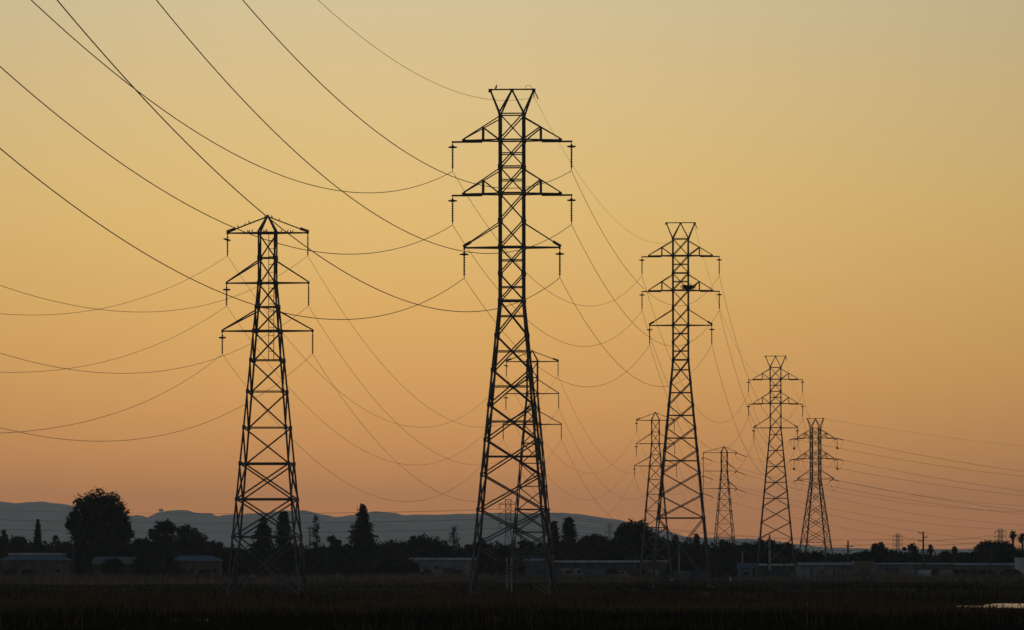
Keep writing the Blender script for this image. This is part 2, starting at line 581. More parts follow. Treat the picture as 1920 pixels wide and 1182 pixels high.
# loop of slack earth wire on the tallest tower's peak
mb = MB()
mb.tube([(1.55 + 0.28 * math.cos(a), 0, ha + 0.1 + 0.3 * math.sin(a)) for a in [R(v) for v in range(-30, 211, 20)]], 0.02, 5)
mb.build('wire_loop', M_WIRE, ra)

# the strain tower at the right end of the row
S4 = spec_a(False, 5, 3.11, 0.125)
S4['centre'] = set()
S4['horiz'] = {2.35: 1, 4.8: 1.3, 9.8: 1.3, 14.85: 1.3, 30.4: 1.4}
S4['leg'] = 0.26
Y4 = R(17.5)
r4, h4 = tower_root('A4', 1529, 785, 1312, 'rightmost lattice tower, flat-topped with slack jumper loops hanging under its arms', 'flat-topped lattice towers', Y4)
lattice(S4, h4, r4)
peak_a(r4, h4, S4)
for s in (-1, 1):
    for za, tip, knee, rise, post in ((4.8, 5.6, 4.55, 2.15, True), (9.85, 5.6, 4.55, 2.3, True), (14.9, 4.5, 4.5, 2.3, False)):
        arm, z = arm_a(r4, h4, s, za, tip, knee, rise, post, S4, strain=True)
        ends = []
        for sy in (-1, 1):
            ib = MB()
            hd = R(-8 if sy < 0 else 20)
            a = Vector((s * tip, 0, z - 0.2))
            b = a + Vector((math.sin(hd), sy * math.cos(hd), -0.1)).normalized() * 2.6 if sy > 0 else a + Vector((math.sin(hd) * 0.9, -math.cos(hd), -0.12)).normalized() * 2.6
            string(ib, a, b)
            ib.build('strain_string', M_PORC, arm)
            ends.append(b)
        jb = MB()
        jb.tube([ends[0].lerp(ends[1], u / 12) + Vector((0, 0, -2.3 * 4 * (u / 12) * (1 - u / 12))) for u in range(13)], 0.03, 5)
        jb.build('jumper', M_WIRE, arm)
        if za < 12:
            ib = MB()
            string(ib, (s * (tip - 0.12), 0.1, z - 0.2), (s * (tip - 0.12), 0.1, z - 2.3), 0.1)
            ib.tube([(s * (tip - 0.12), 0.1, z - 2.2), (s * (tip - 0.12), 0.1, z - 2.35), (s * (tip - 0.12), 0.1, z - 2.75), (s * (tip - 0.12), 0.1, z - 2.85)], [0.05, 0.25, 0.25, 0.05], 8)
            ib.build('weighted_string', M_PORC, arm)

# pointed towers
def spec_b():
    n = [1.7, 4.1, 6.5, 8.8, 11.1, 13.9, 16.9, 20.35, 23.8, 27.2, 30.8]
    hz = {1.7: 1.4, 4.1: 0.9, 6.5: 1.3, 8.8: 0.9, 11.1: 1.3, 13.9: 0.8, 16.9: 0.7, 20.35: 0.7, 23.8: 1.5, 27.2: 1.5, 30.8: 1.4}
    return dict(hw=0.86, waist=6.3, slope=0.0885, top=1.5, nodes=n, centre=set(), horiz=hz, leg=0.155, diag=0.125, single=8)

def arm_b(root, H, s, za, tip, zr, S, apex=False, guard_on=True, strain=False, blob=False):
    z = H - za
    k = hw_of(S, za)
    mb = MB()
    for sy in (-1, 1):
        mb.bar((s * (k - 0.05), sy * k, z), (s * tip, sy * 0.05, z), 0.125)
        if apex:
            mb.bar((0, sy * 0.06, H - 0.12), (s * tip, sy * 0.06, z + 0.1), 0.11)
        elif not (strain and s < 0):
            kr = hw_of(S, zr)
            mb.bar((s * kr, sy * kr, H - zr), (s * tip, sy * 0.05, z + 0.1), 0.12)
    for f in (0.35, 0.7):
        x = k + (tip - k) * f
        y = k * (1 - f) + 0.05 * f
        mb.bar((s * x, -y, z - 0.02), (s * x, y, z - 0.02), 0.08)
    if blob:
        mb.bar((s * (tip + 0.08), 0, z + 0.12), (s * (tip - 0.75), 0, z + 0.42), 0.32, 0.26)
    mb.bar((s * tip, 0, z + 0.15), (s * tip, 0, z - 0.15), 0.17)
    arm = mb.build('crossarm', M_STEEL, root)
    if not strain:
        ib = MB()
        string(ib, (s * tip, 0, z - 0.12), (s * tip, 0, z - 2.2), 0.10, 0.03, 10)
        if guard_on:
            guard(ib, (s * (tip + (0.05 if apex else 0)), 0, z - 0.62), 0.36, 0.25 if apex and s < 0 else 0)
        ib.build('insulator_string', M_PORC, arm)
    return arm, z

def tower_b(key, px, ytop, d, label, ladder=False, yaw=YAW, tips=((3.87, 3.87), (3.95, 3.95), (4.35, 4.35)), strain=False, guards=(True, True, True)):
    S = spec_b()
    root, H = tower_root(key, px, ytop, d, label, 'pointed lattice towers', yaw)
    lattice(S, H, root)
    mb = MB()
    for sx in (-1, 1):
        for sy in (-1, 1):
            mb.bar((0, 0, H), (sx * 0.83, sy * 0.83, H - 1.6), 0.17)
    mb.build('peak', M_STEEL, root)
    arms = {}
    for (za, zr, ap), (tl, tr), nm, g in zip(((1.7, 0, True), (6.5, 4.4, False), (11.1, 9.2, False)), tips, 'TMB', guards):
        arms['L' + nm] = arm_b(root, H, -1, za, tl, zr, S, ap, g, strain, ap and not strain)
        arms['R' + nm] = arm_b(root, H, 1, za, tr, zr, S, ap, False, strain, ap and not strain)
    if ladder:
        mb = MB()
        for x in (0.05, 0.55):
            mb.bar((x, 0.5, H - 1.8), (x, 0.5, H - 13.9), 0.06)
        for i in range(16):
            mb.bar((0.05, 0.5, H - 2.4 - i * 0.76), (0.55, 0.5, H - 2.4 - i * 0.76), 0.05)
        mb.build('ladder', M_STEEL, root)
    return root, H, S, arms

rb, hb1, sb, _ = tower_b('B1', 502, 404, 510, 'pointed lattice tower standing alone at left, small birds along its top arm', True)
tower_b('B2', 998, 657, 797, 'pointed lattice tower half hidden behind the right legs of the tallest tower', guards=(True, True, False))
tower_b('B3', 1229, 773, 1098, 'small pointed lattice tower overlapping the left legs of the nested tower')
r5, h5, s5, arms5 = tower_b('B4', 1358, 837, 1397, 'smallest pointed lattice tower, its left arms longer than its right ones', yaw=R(10),
                       tips=((5.5, 3.3), (5.5, 3.3), (5.5, 3.3)), strain=True)
B4END = {}
for key, (arm, z) in arms5.items():
    s = -1 if key[0] == 'L' else 1
    tip = 5.5 if s < 0 else 3.3
    ends = []
    for sy in (-1, 1):
        a = Vector((s * tip, 0, z - (0.1 if s > 0 else 1.25)))
        b = a + (Vector((2.2, 2.0, -0.9)) if sy > 0 else Vector((-0.15, -2.3, -0.35)))
        ib = MB()
        if s < 0:
            ib.tube([(a.x, 0, z - 0.1), a], 0.05, 6)
        string(ib, a, b, 0.13, 0.04, 10)
        ib.build('strain_string', M_PORC, arm)
        ends.append(b)
        B4END[key, sy] = b
    jb = MB()
    jb.tube([ends[0].lerp(ends[1], u / 10) + Vector((0, 0, -1.5 * 4 * (u / 10) * (1 - u / 10))) for u in range(11)], 0.025, 5)
    jb.build('jumper', M_WIRE, arm)
mb = MB()
mb.tube([(-5.55, 0, h5 - 1.6), (-5.55, 0, h5 - 11.2)], 0.08, 6)
mb.build('drop_cable', M_WIRE, r5)

# ------------------------------------------------------------------ conductors
def wire(P0, P1, sag, r, label, group, name='power_line', n=64):
    P0 = Vector(P0)
    P1 = Vector(P1)
    mid = (P0 + P1) / 2
    base = Vector((mid.x, mid.y, mid.z - sag))
    pts = []
    for i in range(n + 1):
        tt = i / n
        p = P0.lerp(P1, tt)
        p.z -= 4 * sag * tt * (1 - tt)
        pts.append(p - base)
    mb = MB()
    mb.tube(pts, r, 5)
    o = mb.build(name, M_WIRE, None, base, True)
    return tag(o, label, 'power line', group)

LV = {'T': 'top', 'M': 'middle', 'B': 'bottom'}
SD = {'L': 'left', 'R': 'right'}
AOFF = {'LT': (-5.6, -7.7), 'RT': (5.6, -7.7), 'LM': (-5.6, -12.75), 'RM': (5.6, -12.75), 'LB': (-4.5, -17.75), 'RB': (4.5, -17.75), 'S': (2.1, -0.75)}
BOFF = {'LT': (-3.87, -3.9), 'RT': (3.87, -3.9), 'LM': (-3.95, -8.7), 'RM': (3.95, -8.7), 'LB': (-4.35, -13.3), 'RB': (4.35, -13.3)}
def nm(k, tail):
    if k == 'S':
        return 'thin earth wire ' + tail
    return LV[k[1]] + ' ' + SD[k[0]] + '-arm conductor ' + tail
FAR_A = {'LT': ((-32.5, 192.5, 41.19), 10.07), 'LM': ((-34.86, 192.5, 39.43), 10.98), 'LB': ((-32.96, 192.3, 33.25), 10.71), 'RT': ((-23.87, 190.41, 44.63), 10.7),
         'RM': ((-25.58, 190.41, 42.62), 12.05), 'RB': ((-24.2, 190.61, 34.0), 10.3), 'S': ((-26.25, 191.1, 50.23), 9.11)}
FAR_B = {'LT': ((-58.21, 268.83, 34.99), 11.32), 'RT': ((-36.61, 269.3, 23.07), 6.09), 'LM': ((-53.94, 268.83, 25.81), 9.22), 'RM': ((-41.08, 269.3, 22.55), 7.87),
         'LB': ((-33.22, 268.8, 10.58), 3.0), 'RB': ((-41.36, 269.33, 18.38), 8.51)}
GA, GB = 'power lines of the flat-topped tower row', 'power lines of the pointed tower row'
RA, RB_ = 0.023, 0.0175
for k, o in AOFF.items():
    r = RA if k != 'S' else 0.013
    wire(attach('A1', *o), FAR_A[k][0], FAR_A[k][1], r * 1.3, nm(k, 'sweeping from the tallest tower up past the left edge'), GA)
    wire(attach('A1', *o), attach('A2', *o), 8.0 if k != 'S' else 6.8, r, nm(k, 'sagging between the tallest tower and the nested tower'), GA)
    wire(attach('A2', *o), attach('A3', *o), 12.6 if k != 'S' else 10.6, r, nm(k, 'sagging between the nested tower and the third flat-topped one'), GA)
    o4 = {'LT': (-5.6, -5.2), 'RT': (5.6, -5.2), 'LM': (-5.6, -10.25), 'RM': (5.6, -10.25), 'LB': (-4.5, -15.3), 'RB': (4.5, -15.3), 'S': (2.05, -0.1)}[k]
    b4 = attach('A4', o4[0] + (-0.32 if k != 'S' else 0), o4[1], -2.55 if k != 'S' else 0)
    wire(attach('A3', *o), b4, 5.4 if k != 'S' else 4.8, r, nm(k, 'between the third flat-topped tower and the rightmost tower'), GA)
    f4 = attach('A4', o4[0] + (0.9 if k != 'S' else 0), o4[1], 2.4 if k != 'S' else 0)
    A5 = {'LT': (272.6, 1600.1, 31.3), 'RT': (281.6, 1593.5, 31.3), 'LM': (272.6, 1600.1, 26.3), 'RM': (281.6, 1593.5, 26.3), 'LB': (273.5, 1599.5, 21.3), 'RB': (280.8, 1594.2, 21.3), 'S': (278.7, 1595.7, 36.2)}[k]
    wire(f4, A5, 7.8 if k != 'S' else 5.2, r * 1.4, nm(k, 'running from the rightmost tower off the right edge'), GA)
for k, o in BOFF.items():
    wire(attach('B1', *o), FAR_B[k][0], FAR_B[k][1], RB_, nm(k, 'dipping from the left pointed tower past the left edge'), GB)
    wire(attach('B1', *o), attach('B2', *o), 11.6, RB_, nm(k, 'sagging from the left pointed tower to one behind the tallest tower'), GB)
    wire(attach('B2', *o), attach('B3', *o), 11.4, RB_, nm(k, 'sagging from the half-hidden pointed tower to the small pointed tower'), GB)
    b = B4END[k, -1]
    wire(attach('B3', *o), attach('B4', b.x, b.z - h5, b.y), 11.2, RB_, nm(k, 'sagging between the two smallest pointed towers'), GB)
    b = B4END[k, 1]
    B5 = {'LT': (198.7, 1566.2, 21.8), 'RT': (207.0, 1563.3, 23.3), 'LM': (198.7, 1566.2, 16.5), 'RM': (207.0, 1563.3, 17.5), 'LB': (198.7, 1566.2, 12.0), 'RB': (207.0, 1563.3, 12.5)}[k]
    wire(attach('B4', b.x, b.z - h5, b.y), B5, 7.5, RB_ * 1.5, nm(k, 'running from the smallest pointed tower off the right edge'), GB)

# far line: small towers near the hills and their thin wires
def small_tower(px, ytop, d, hwpx, label, horns=3):
    p = W(px, ytop, d)
    H = p.z
    s = d / F
    root = empty('small_lattice_tower', (p.x, d, 0), label, 'power pylon', 'distant towers below the hills')
    hw = hwpx * s
    bw = hw * 0.30
    mb = MB()
    for sx in (-1, 1):
        for sy in (-1, 1):
            lg = MB()
            lg.bar((sx * bw * 1.9, sy * bw * 1.9, 0), (sx * bw, sy * bw, H * 0.55), 0.24)
            lg.bar((sx * bw, sy * bw, H * 0.55), (sx * bw, sy * bw, H), 0.24)
            lg.build('leg', M_STEEL, root)
    lev = [0, .18, .36, .55, .64, .73, .82, .91, 1.0]
    for a, b in zip(lev, lev[1:]):
        ka = bw * (1.9 - 0.9 * min(1, a / .55))
        kb = bw * (1.9 - 0.9 * min(1, b / .55))
        for sy in (-1, 1):
            mb.bar((-ka, sy * ka, a * H), (kb, sy * kb, b * H), 0.12)
            mb.bar((ka, sy * ka * 0.98, a * H), (-kb, sy * kb * 0.98, b * H), 0.12)
            mb.bar((-kb, sy * kb, b * H - 0.1), (kb, sy * kb, b * H - 0.1), 0.14)
    mb.build('bracing', M_STEEL, root)
    for zf in (0.93, 0.8, 0.67):
        ab = MB()
        ab.bar((-hw, 0, zf * H), (hw, 0, zf * H), 0.26)
        for sx in (-1, 1):
            ab.bar((sx * bw, 0, zf * H + 1.1), (sx * hw, 0, zf * H), 0.14)
        arm = ab.build('crossarm', M_STEEL, root)
        for sx in (-1, 1):
            ib = MB()
            string(ib, (sx * hw, 0, zf * H), (sx * hw, 0, zf * H - 1.6), 0.16, 0.06, 5)
            ib.build('insulator_string', M_PORC, arm)
    return p.x, d, H, hw
C1 = small_tower(953, 936, 1850, 17, 'small distant lattice tower seen between the legs of the tallest tower')
C2 = small_tower(1143, 981, 2900, 7, 'tiny distant lattice tower just left of the big dark tree behind the small pointed tower')
C3 = small_tower(1683, 1001, 2900, 9, 'tiny lattice tower above trees, left of the utility pole with offset arms')
C4 = small_tower(1876, 992, 2700, 11, 'tiny lattice tower above the large rounded tree near the right edge')
GC = 'thin distant power lines across the hills'
def cw(a, b, sag, txt, dz0=0.0):
    for zf, lv in ((0.93, 'top'), (0.8, 'middle'), (0.67, 'bottom')):
        for s, sn in ((-1, 'left'), (1, 'right')):
            def pt(c):
                return (c[0] + s * c[3], c[1], c[2] * zf - 1.6) if len(c) == 4 else (c[0], c[1] + s * 4, c[2] + zf * 20)
            wire(pt(a), pt(b), sag, 0.032 if len(a) == 3 else 0.055, f'{lv} {sn} faint distant wire {txt}', GC, 'power_line', 32)
cw((-235, 1500, 3.4), C1, 3.0, 'from the tower between the legs over the left hills')
cw(C1, C3, 4.0, 'linking the small tower and the offset-arm pole')
cw(C3, C4, 1.5, 'joining the two tiny towers at far right')
cw(C4, (420, 2500, 4.5), 2.0, 'running off the right edge from the last tiny tower')

# ------------------------------------------------------------------ birds and nest
def bird(p, L_, facing, label, upright=0.55, group='small birds on the left tower'):
    """perched bird: one tube of varying radius from tail to beak, with two short legs"""
    c, s = math.cos(upright), math.sin(upright)
    fx = 1 if facing > 0 else -1
    pts, rr = [], []
    for t_, up, r in ((-0.62, -0.03, 0.015), (-0.45, -0.01, 0.045), (-0.26, 0.0, 0.10), (-0.10, 0.01, 0.155), (0.06, 0.02, 0.165), (0.20, 0.05, 0.13),
                      (0.29, 0.09, 0.095), (0.37, 0.12, 0.10), (0.44, 0.13, 0.085), (0.50, 0.12, 0.035), (0.57, 0.10, 0.008)):
        x = t_ * c - up * s
        z = t_ * s + up * c
        pts.append((fx * x * L_, 0, (z + 0.24) * L_))
        rr.append(r * L_)
    mb = MB()
    mb.tube(pts, rr, 8)
    for y in (-0.05, 0.05):
        mb.bar((fx * 0.02 * L_, y * L_, 0), (fx * 0.0, y * L_, 0.16 * L_), 0.025 * L_ + 0.006)
    o = mb.build('bird', M_FEATHER, None, p, True)
    return tag(o, label, 'bird', group)

ORD = ['first', 'second', 'third', 'fourth', 'fifth', 'sixth', 'seventh', 'eighth', 'ninth', 'tenth', 'eleventh', 'twelfth', 'thirteenth', 'fourteenth']
def b1_arm_y(x):
    f = min(1, max(0, (abs(x) - 0.83) / (3.87 - 0.83)))
    return -(0.86 * (1 - f) + 0.05 * f)
level_x = [465.5, 468.5, 474.5, 496.5, 499.5, 502.5, 521, 529.5, 541, 546, 550.5]
for i, px in enumerate(level_x):
    x = (px - 502) / 19.6
    p = attach('B1', x, -1.7 + 0.08, b1_arm_y(x))
    bird(p, 0.27 + 0.04 * ((i * 7) % 3), 1 if i % 3 else -1, f'{ORD[i]} tiny bird from the left along the level top arm of the left tower', 0.9 + 0.2 * (i % 2))
slope_px = [(440, 431), (446, 429), (459, 422), (467, 418.5), (497, 404.5), (510, 407), (524, 412.5)]
for i, (px, py) in enumerate(slope_px):
    x = (px - 502) / 19.6
    f = min(1, abs(x) / 3.87)
    p = attach('B1', x, -0.12 - f * 1.48 + 0.06, -0.06)
    bird(p, 0.27 + 0.05 * (i % 2), -1 if i % 2 else 1, f'{ORD[i]} tiny bird from the left along the sloping ties of the left tower peak', 0.9)
p = attach('A1', -1.5, 0.065)
bird(p, 0.52, 1, 'upright dark bird of prey perched on the flat top of the tallest tower', 1.15, None)

# stick nest on the second tower
a2 = attach('A2', 1.15, -9.68, -1.0)
mb = MB()
for i in range(150):
    a = random.random() * 6.283
    rr_ = 0.75 * math.sqrt(random.random())
    z = random.random() * 0.55
    c = Vector((rr_ * math.cos(a) * 1.15, rr_ * math.sin(a) * 0.8, z))
    dr = Vector((random.gauss(0, 1), random.gauss(0, 1), random.gauss(0, 0.25))).normalized() * random.uniform(0.25, 0.6)
    mb.bar(c - dr, c + dr, 0.045)
mb.tube([(0, 0, 0.0), (0, 0, 0.12), (0, 0, 0.4), (0, 0, 0.5)], [0.45, 0.75, 0.8, 0.5], 10)
tag(mb.build('bird_nest', M_TWIG, None, a2), 'bulky dark stick nest resting on the middle crossarm of a flat-topped tower', 'nest')

# ------------------------------------------------------------------ trees
def leaf_cloud(pts, size, rng):
    """small randomly turned quads at the given points"""
    n = len(pts)
    a = rng.normal(size=(n, 3))
    a /= np.linalg.norm(a, axis=1)[:, None]
    b = rng.normal(size=(n, 3))
    b -= (a * b).sum(1)[:, None] * a
    b /= np.linalg.norm(b, axis=1)[:, None]
    sz = size * (0.5 + rng.random(n))[:, None]
    a *= sz
    b *= sz * 0.7
    V = np.stack([pts - a * 0.9, pts + b * 0.6, pts + a, pts - b * 0.7], 1).reshape(-1, 3)
    return V, np.arange(4 * n).reshape(n, 4)

def lump(c, r, rng, squash=0.9):
    """dark inner mass of a lobe: a rough low-poly ball, as quads"""
    nu, nv = 9, 6
    V = []
    ph = rng.random() * 6
    for j in range(nv + 1):
        v = math.pi * j / nv
        for i in range(nu):
            u = 2 * math.pi * i / nu + ph
            k = r * (0.72 + 0.3 * rng.random())
            V.append((c[0] + k * math.sin(v) * math.cos(u), c[1] + k * math.sin(v) * math.sin(u), c[2] + squash * k * math.cos(v)))
    Fc = []
    for j in range(nv):
        for i in range(nu):
            Fc.append((j * nu + i, j * nu + (i + 1) % nu, (j + 1) * nu + (i + 1) % nu, (j + 1) * nu + i))
    return np.array(V), np.array(Fc)

def lobes_crown(lobes, dens, leaf, rng, core=0.62, skip_core=False):
    Vs, Fs, o = [], [], 0
    for c, r in lobes:
        n = int(dens * (r / 2.0) ** 2) + 30
        dirs = rng.normal(size=(n, 3))
        dirs /= np.linalg.norm(dirs, axis=1)[:, None]
        rad = r * (0.55 + 0.5 * rng.random(n) ** 0.7)[:, None]
        # break up the surface into clumps
        cl = rng.normal(size=(9, 3))
        cl /= np.linalg.norm(cl, axis=1)[:, None]
        bump = np.max(dirs @ cl.T, axis=1)
        rad *= (0.78 + 0.26 * np.clip((bump - 0.5) / 0.5, 0, 1))[:, None]
        pts = np.array(c) + dirs * rad
        pts = pts[pts[:, 2] > 0.15]
        V, Fc = leaf_cloud(pts, leaf, rng)
        Vs.append(V)
        Fs.append(Fc + o)
        o += len(V)
        # loose twigs poking out of the lobe
        k = max(6, n // 9)
        tw = rng.normal(size=(k, 3))
        tw /= np.linalg.norm(tw, axis=1)[:, None]
        tp = np.concatenate([np.array(c) + tw * r * q for q in (0.95, 1.08, 1.2)]) + rng.normal(0, 0.12 * r ** 0.5, (3 * k, 3))
        V, Fc = leaf_cloud(tp[tp[:, 2] > 0.15], leaf * 0.7, rng)
        Vs.append(V)
        Fs.append(Fc + o)
        o += len(V)
        if not skip_core:
            V, Fc = lump(c, r * core, rng)
            V[:, 2] = np.maximum(V[:, 2], 0.05)
            Vs.append(V)
            Fs.append(Fc + o)
            o += len(V)
    return np.concatenate(Vs), np.concatenate(Fs)

def trunk_mesh(h, r, rng, limbs=5, spread=2.0, h0=0.35):
    mb = MB()
    lean = rng.normal(0, 0.03, 2) * h
    pts = [(lean[0] * t_ ** 2, lean[1] * t_ ** 2, -0.3 + (h + 0.3) * t_) for t_ in np.linspace(0, 1, 7)]
    mb.tube(pts, [r * (1.25 - 0.2 * i) if i == 0 else r * (1.05 - 0.15 * i) for i in range(7)], 7)
    for i in range(limbs):
        f = h0 + (0.9 - h0) * i / max(1, limbs - 1)
        a = i * 2.4 + rng.random()
        b = Vector((lean[0] * f * f, lean[1] * f * f, h * f))
        e = b + Vector((math.cos(a) * spread, math.sin(a) * spread, spread * 0.7)) * (1 - 0.5 * f)
        mb.tube([b, b.lerp(e, 0.5) + Vector((0, 0, 0.1)), e], [r * 0.5, r * 0.35, r * 0.12], 6)
    return mb

TREE_N = 0
def tree(kind, px, ytop, hw, d, label, lobes=None, m=0, group='trees along the far edge of the marsh', base=None, cat='tree', name=None, dens=260):
    global TREE_N
    TREE_N += 1
    rng = np.random.default_rng(100 + TREE_N)
    s = d / F
    p = W(px, ytop, d)
    H = p.z
    hwm = hw * s
    names = dict(broad='broadleaf_tree', conifer='conifer_tree', sparse='sparse_conifer_tree', poplar='poplar_tree', palm='palm_tree', shrub='shrub')
    root = empty(name or names[kind], (p.x, d, 0), label, cat, group)
    leaf = 0.42
    if kind in ('broad', 'shrub'):
        lb = []
        if lobes:
            for lx, ly, lr in lobes:
                q = W(lx, ly, d)
                lb.append(((q.x - p.x, rng.normal(0, 0.25) * lr * s, q.z), lr * s))
        else:
            cz = H * (0.60 if kind == 'broad' else 0.45)
            rzz = H - cz
            lb.append(((0, 0, cz), min(hwm, rzz) * 0.85))
            k = 6 + int(hwm)
            for i in range(k):
                a = 2 * math.pi * i / k + rng.random()
                e = rng.random() * 1.5 - 0.45
                rl = (0.26 + 0.22 * rng.random()) * min(hwm, rzz * 1.3)
                lb.append((((hwm - rl * 0.9) * math.cos(a) * math.cos(e), (hwm - rl * 0.9) * math.sin(a) * math.cos(e), cz + (rzz - rl * 0.85) * math.sin(e)), rl))
            if kind == 'shrub' or True:
                for i in range(3):
                    lb.append(((rng.normal(0, .4) * hwm, rng.normal(0, .3) * hwm, H * 0.22), hwm * 0.5))
        V, Fc = lobes_crown(lb, dens, leaf, rng)
        V[:, 2] = np.maximum(V[:, 2], 0.02)
        np_mesh('crown', V, Fc, M_LEAF[m], root)
        trunk_mesh(H * 0.62, 0.05 + 0.028 * H, rng, 5, hwm * 0.5).build('trunk', M_BARK, root)
    elif kind in ('conifer', 'poplar', 'sparse'):
        Vs, Fs, o = [], [], 0
        z = H * (0.1 if kind != 'sparse' else 0.22)
        step = {'conifer': 0.42, 'poplar': 0.40, 'sparse': 0.8}[kind]
        n_l = 0
        while z < H:
            f = (z / H)
            if kind == 'poplar':
                rad = hwm * min(1.0, 0.55 + f * 1.5) * math.sqrt(max(0.0, 1 - max(0, (f - 0.45) / 0.55) ** 2.2))
            elif kind == 'conifer':
                rad = hwm * min(1.0, 1.35 * (1 - f) ** 0.72 + 0.03) * (0.68 + 0.5 * rng.random())
            else:
                rad = hwm * (min(1.0, (1 - f) * 1.5 + 0.10))
            nb = {'conifer': 9, 'poplar': 8, 'sparse': 6}[kind]
            for i in range(nb):
                a = 2 * math.pi * (i + rng.random()) / nb
                ln = rad * (0.7 + 0.45 * rng.random()) if kind != 'sparse' else rad * (0.2 + 0.95 * rng.random())
                zb = z + (rng.normal(0, 0.45) if kind == 'sparse' else rng.normal(0, 0.12))
                kk = int((16 if kind != 'sparse' else 14) * max(0.5, ln / 1.5)) + 4
                tt = rng.random(kk) ** (0.7 if kind != 'sparse' else 0.5)
                droop = {'conifer': -0.25, 'poplar': 0.6, 'sparse': -0.15 + 0.6 * rng.random()}[kind]
                pts = np.c_[np.cos(a) * ln * tt, np.sin(a) * ln * tt, zb + droop * ln * tt + rng.normal(0, 0.10 if kind != 'sparse' else 0.26, kk)]
                pts[:, :2] += rng.normal(0, 0.10 + 0.06 * ln, (kk, 2))
                pts = pts[(pts[:, 2] < H * 1.01) & (pts[:, 2] > 0.1)]
                V, Fc = leaf_cloud(pts, 0.30 if kind != 'sparse' else 0.24, rng)
                Vs.append(V)
                Fs.append(Fc + o)
                o += len(V)
            z += step * (1 if kind != 'sparse' else 0.9 + 0.4 * rng.random())
        if kind != 'sparse':
            for f in np.linspace(0.12, 0.78, 7):
                rad = hwm * (min(1.0, 1.3 * (1 - f) ** 0.72) if kind == 'conifer' else 0.85) * 0.60
                V, Fc = lump((0, 0, H * f), rad, rng, 1.3)
                V[:, 2] = np.maximum(V[:, 2], 0.05)
                Vs.append(V)
                Fs.append(Fc + o)
                o += len(V)
        np_mesh('crown', np.concatenate(Vs), np.concatenate(Fs), M_LEAF[m], root)
        trunk_mesh(H * 0.97, 0.04 + 0.016 * H, rng, 0).build('trunk', M_BARK, root)
    elif kind == 'palm':
        tr = MB()
        tr.tube([(0, 0, -0.3), (0.05, 0, H * 0.5), (0, 0, H - hwm)], [0.38, 0.3, 0.26], 8)
        tr.build('trunk', M_BARK, root)
        Vs, Fs, o = [], [], 0
        c = np.array((0, 0, H - hwm * 0.95))
        for i in range(46):
            dr = rng.normal(size=3)
            dr[2] = dr[2] * 0.9 + 0.12
            dr /= np.linalg.norm(dr)
            ln = hwm * (0.8 + 0.3 * rng.random())
            for q in range(5):
                t0, t1 = q / 5, (q + 1) / 5
                p0 = c + dr * ln * t0 - np.array((0, 0, 0.25 * ln * t0 ** 2))
                p1 = c + dr * ln * t1 - np.array((0, 0, 0.25 * ln * t1 ** 2))
                sd_ = np.cross(dr, (0.1, 0.2, 1.0))
                sd_ /= np.linalg.norm(sd_)
                w0, w1 = 0.05 + 0.28 * math.sin(math.pi * min(1, t0 + .1)), 0.02 + 0.28 * math.sin(math.pi * t1 * 0.98)
                Vs.append(np.array([p0 - sd_ * w0, p0 + sd_ * w0, p1 + sd_ * w1, p1 - sd_ * w1]))
                Fs.append(np.array([[o, o + 1, o + 2, o + 3]]))
                o += 4
        np_mesh('crown', np.concatenate(Vs), np.concatenate(Fs), M_LEAF[m], root)
    return root

BIG = [(184, 947, 28), (162, 953, 24), (206, 950, 25), (222, 966, 20), (142, 975, 17), (133, 985, 11), (228, 988, 17), (240, 1000, 11), (180, 985, 32), (212, 1005, 30), (152, 1003, 22), (186, 1026, 30), (150, 1035, 20), (222, 1030, 24)]
T_ = tree
T_('broad', 185, 919, 60, 1190, 'huge rounded dark tree towering over the left end of the treeline', BIG, dens=300)
T_('broad', 3, 988, 14, 1240, 'bushy tree cut by the left edge, beside the low house')
T_('broad', 38, 1002, 26, 1290, 'spreading tree rising behind the low tan house at left edge', m=1)
T_('conifer', 71, 974, 13, 1270, 'slim dark conifer behind the low tan house, left of the huge tree', m=2)
T_('palm', 104, 1001, 8, 1330, 'little palm between the slim conifer and the huge rounded tree')
T_('broad', 119, 1013, 17, 1260, 'round low tree touching the left flank of the huge tree')
T_('broad', 262, 1007, 24, 1250, 'low bushy tree at the right foot of the huge rounded tree')
T_('broad', 308, 977, 22, 1230, 'tall flat-headed tree midway between the huge tree and left tower', [(312, 988, 12), (302, 990, 12), (322, 992, 9), (292, 1003, 12), (285, 998, 6), (310, 1010, 18), (318, 1030, 18)])
T_('broad', 348, 984, 14, 1215, 'squarish twin-headed tree right of the flat-headed one', [(340, 997, 10), (350, 993, 9), (348, 1010, 14), (338, 1020, 14), (352, 1035, 14)])
T_('broad', 367, 990, 20, 1255, 'rounded tree sloping down to the right of the squarish tree', [(364, 1000, 9), (376, 1010, 11), (364, 1018, 14), (384, 1025, 10), (370, 1040, 16)], m=1)
T_('broad', 404, 1012, 17, 1225, 'small tree nearest the left side of the left tower')
T_('broad', 434, 1026, 18, 1275, 'low tree seen through the left legs of the left tower', m=1)
T_('conifer', 494, 971, 33, 1210, 'broad dark cone-shaped tree framed inside the left tower legs', m=2)
T_('poplar', 532, 961, 15, 1245, 'tall narrow tree framed inside the left tower beside the broad cone', m=2)
T_('sparse', 592, 966, 19, 1230, 'gappy conifer with drooping twigs just right of the left tower', m=2)
T_('broad', 556, 1022, 16, 1290, 'low tree between the narrow tree and the gappy conifer')
T_('broad', 628, 1000, 17, 1220, 'small rounded tree between the gappy conifer and the big cone-shaped one')
T_('conifer', 680, 946, 36, 1200, 'big solitary cone-shaped conifer, tallest between the two large towers', m=2)
T_('broad', 730, 1012, 22, 1260, 'low tree on the right flank of the big solitary conifer')
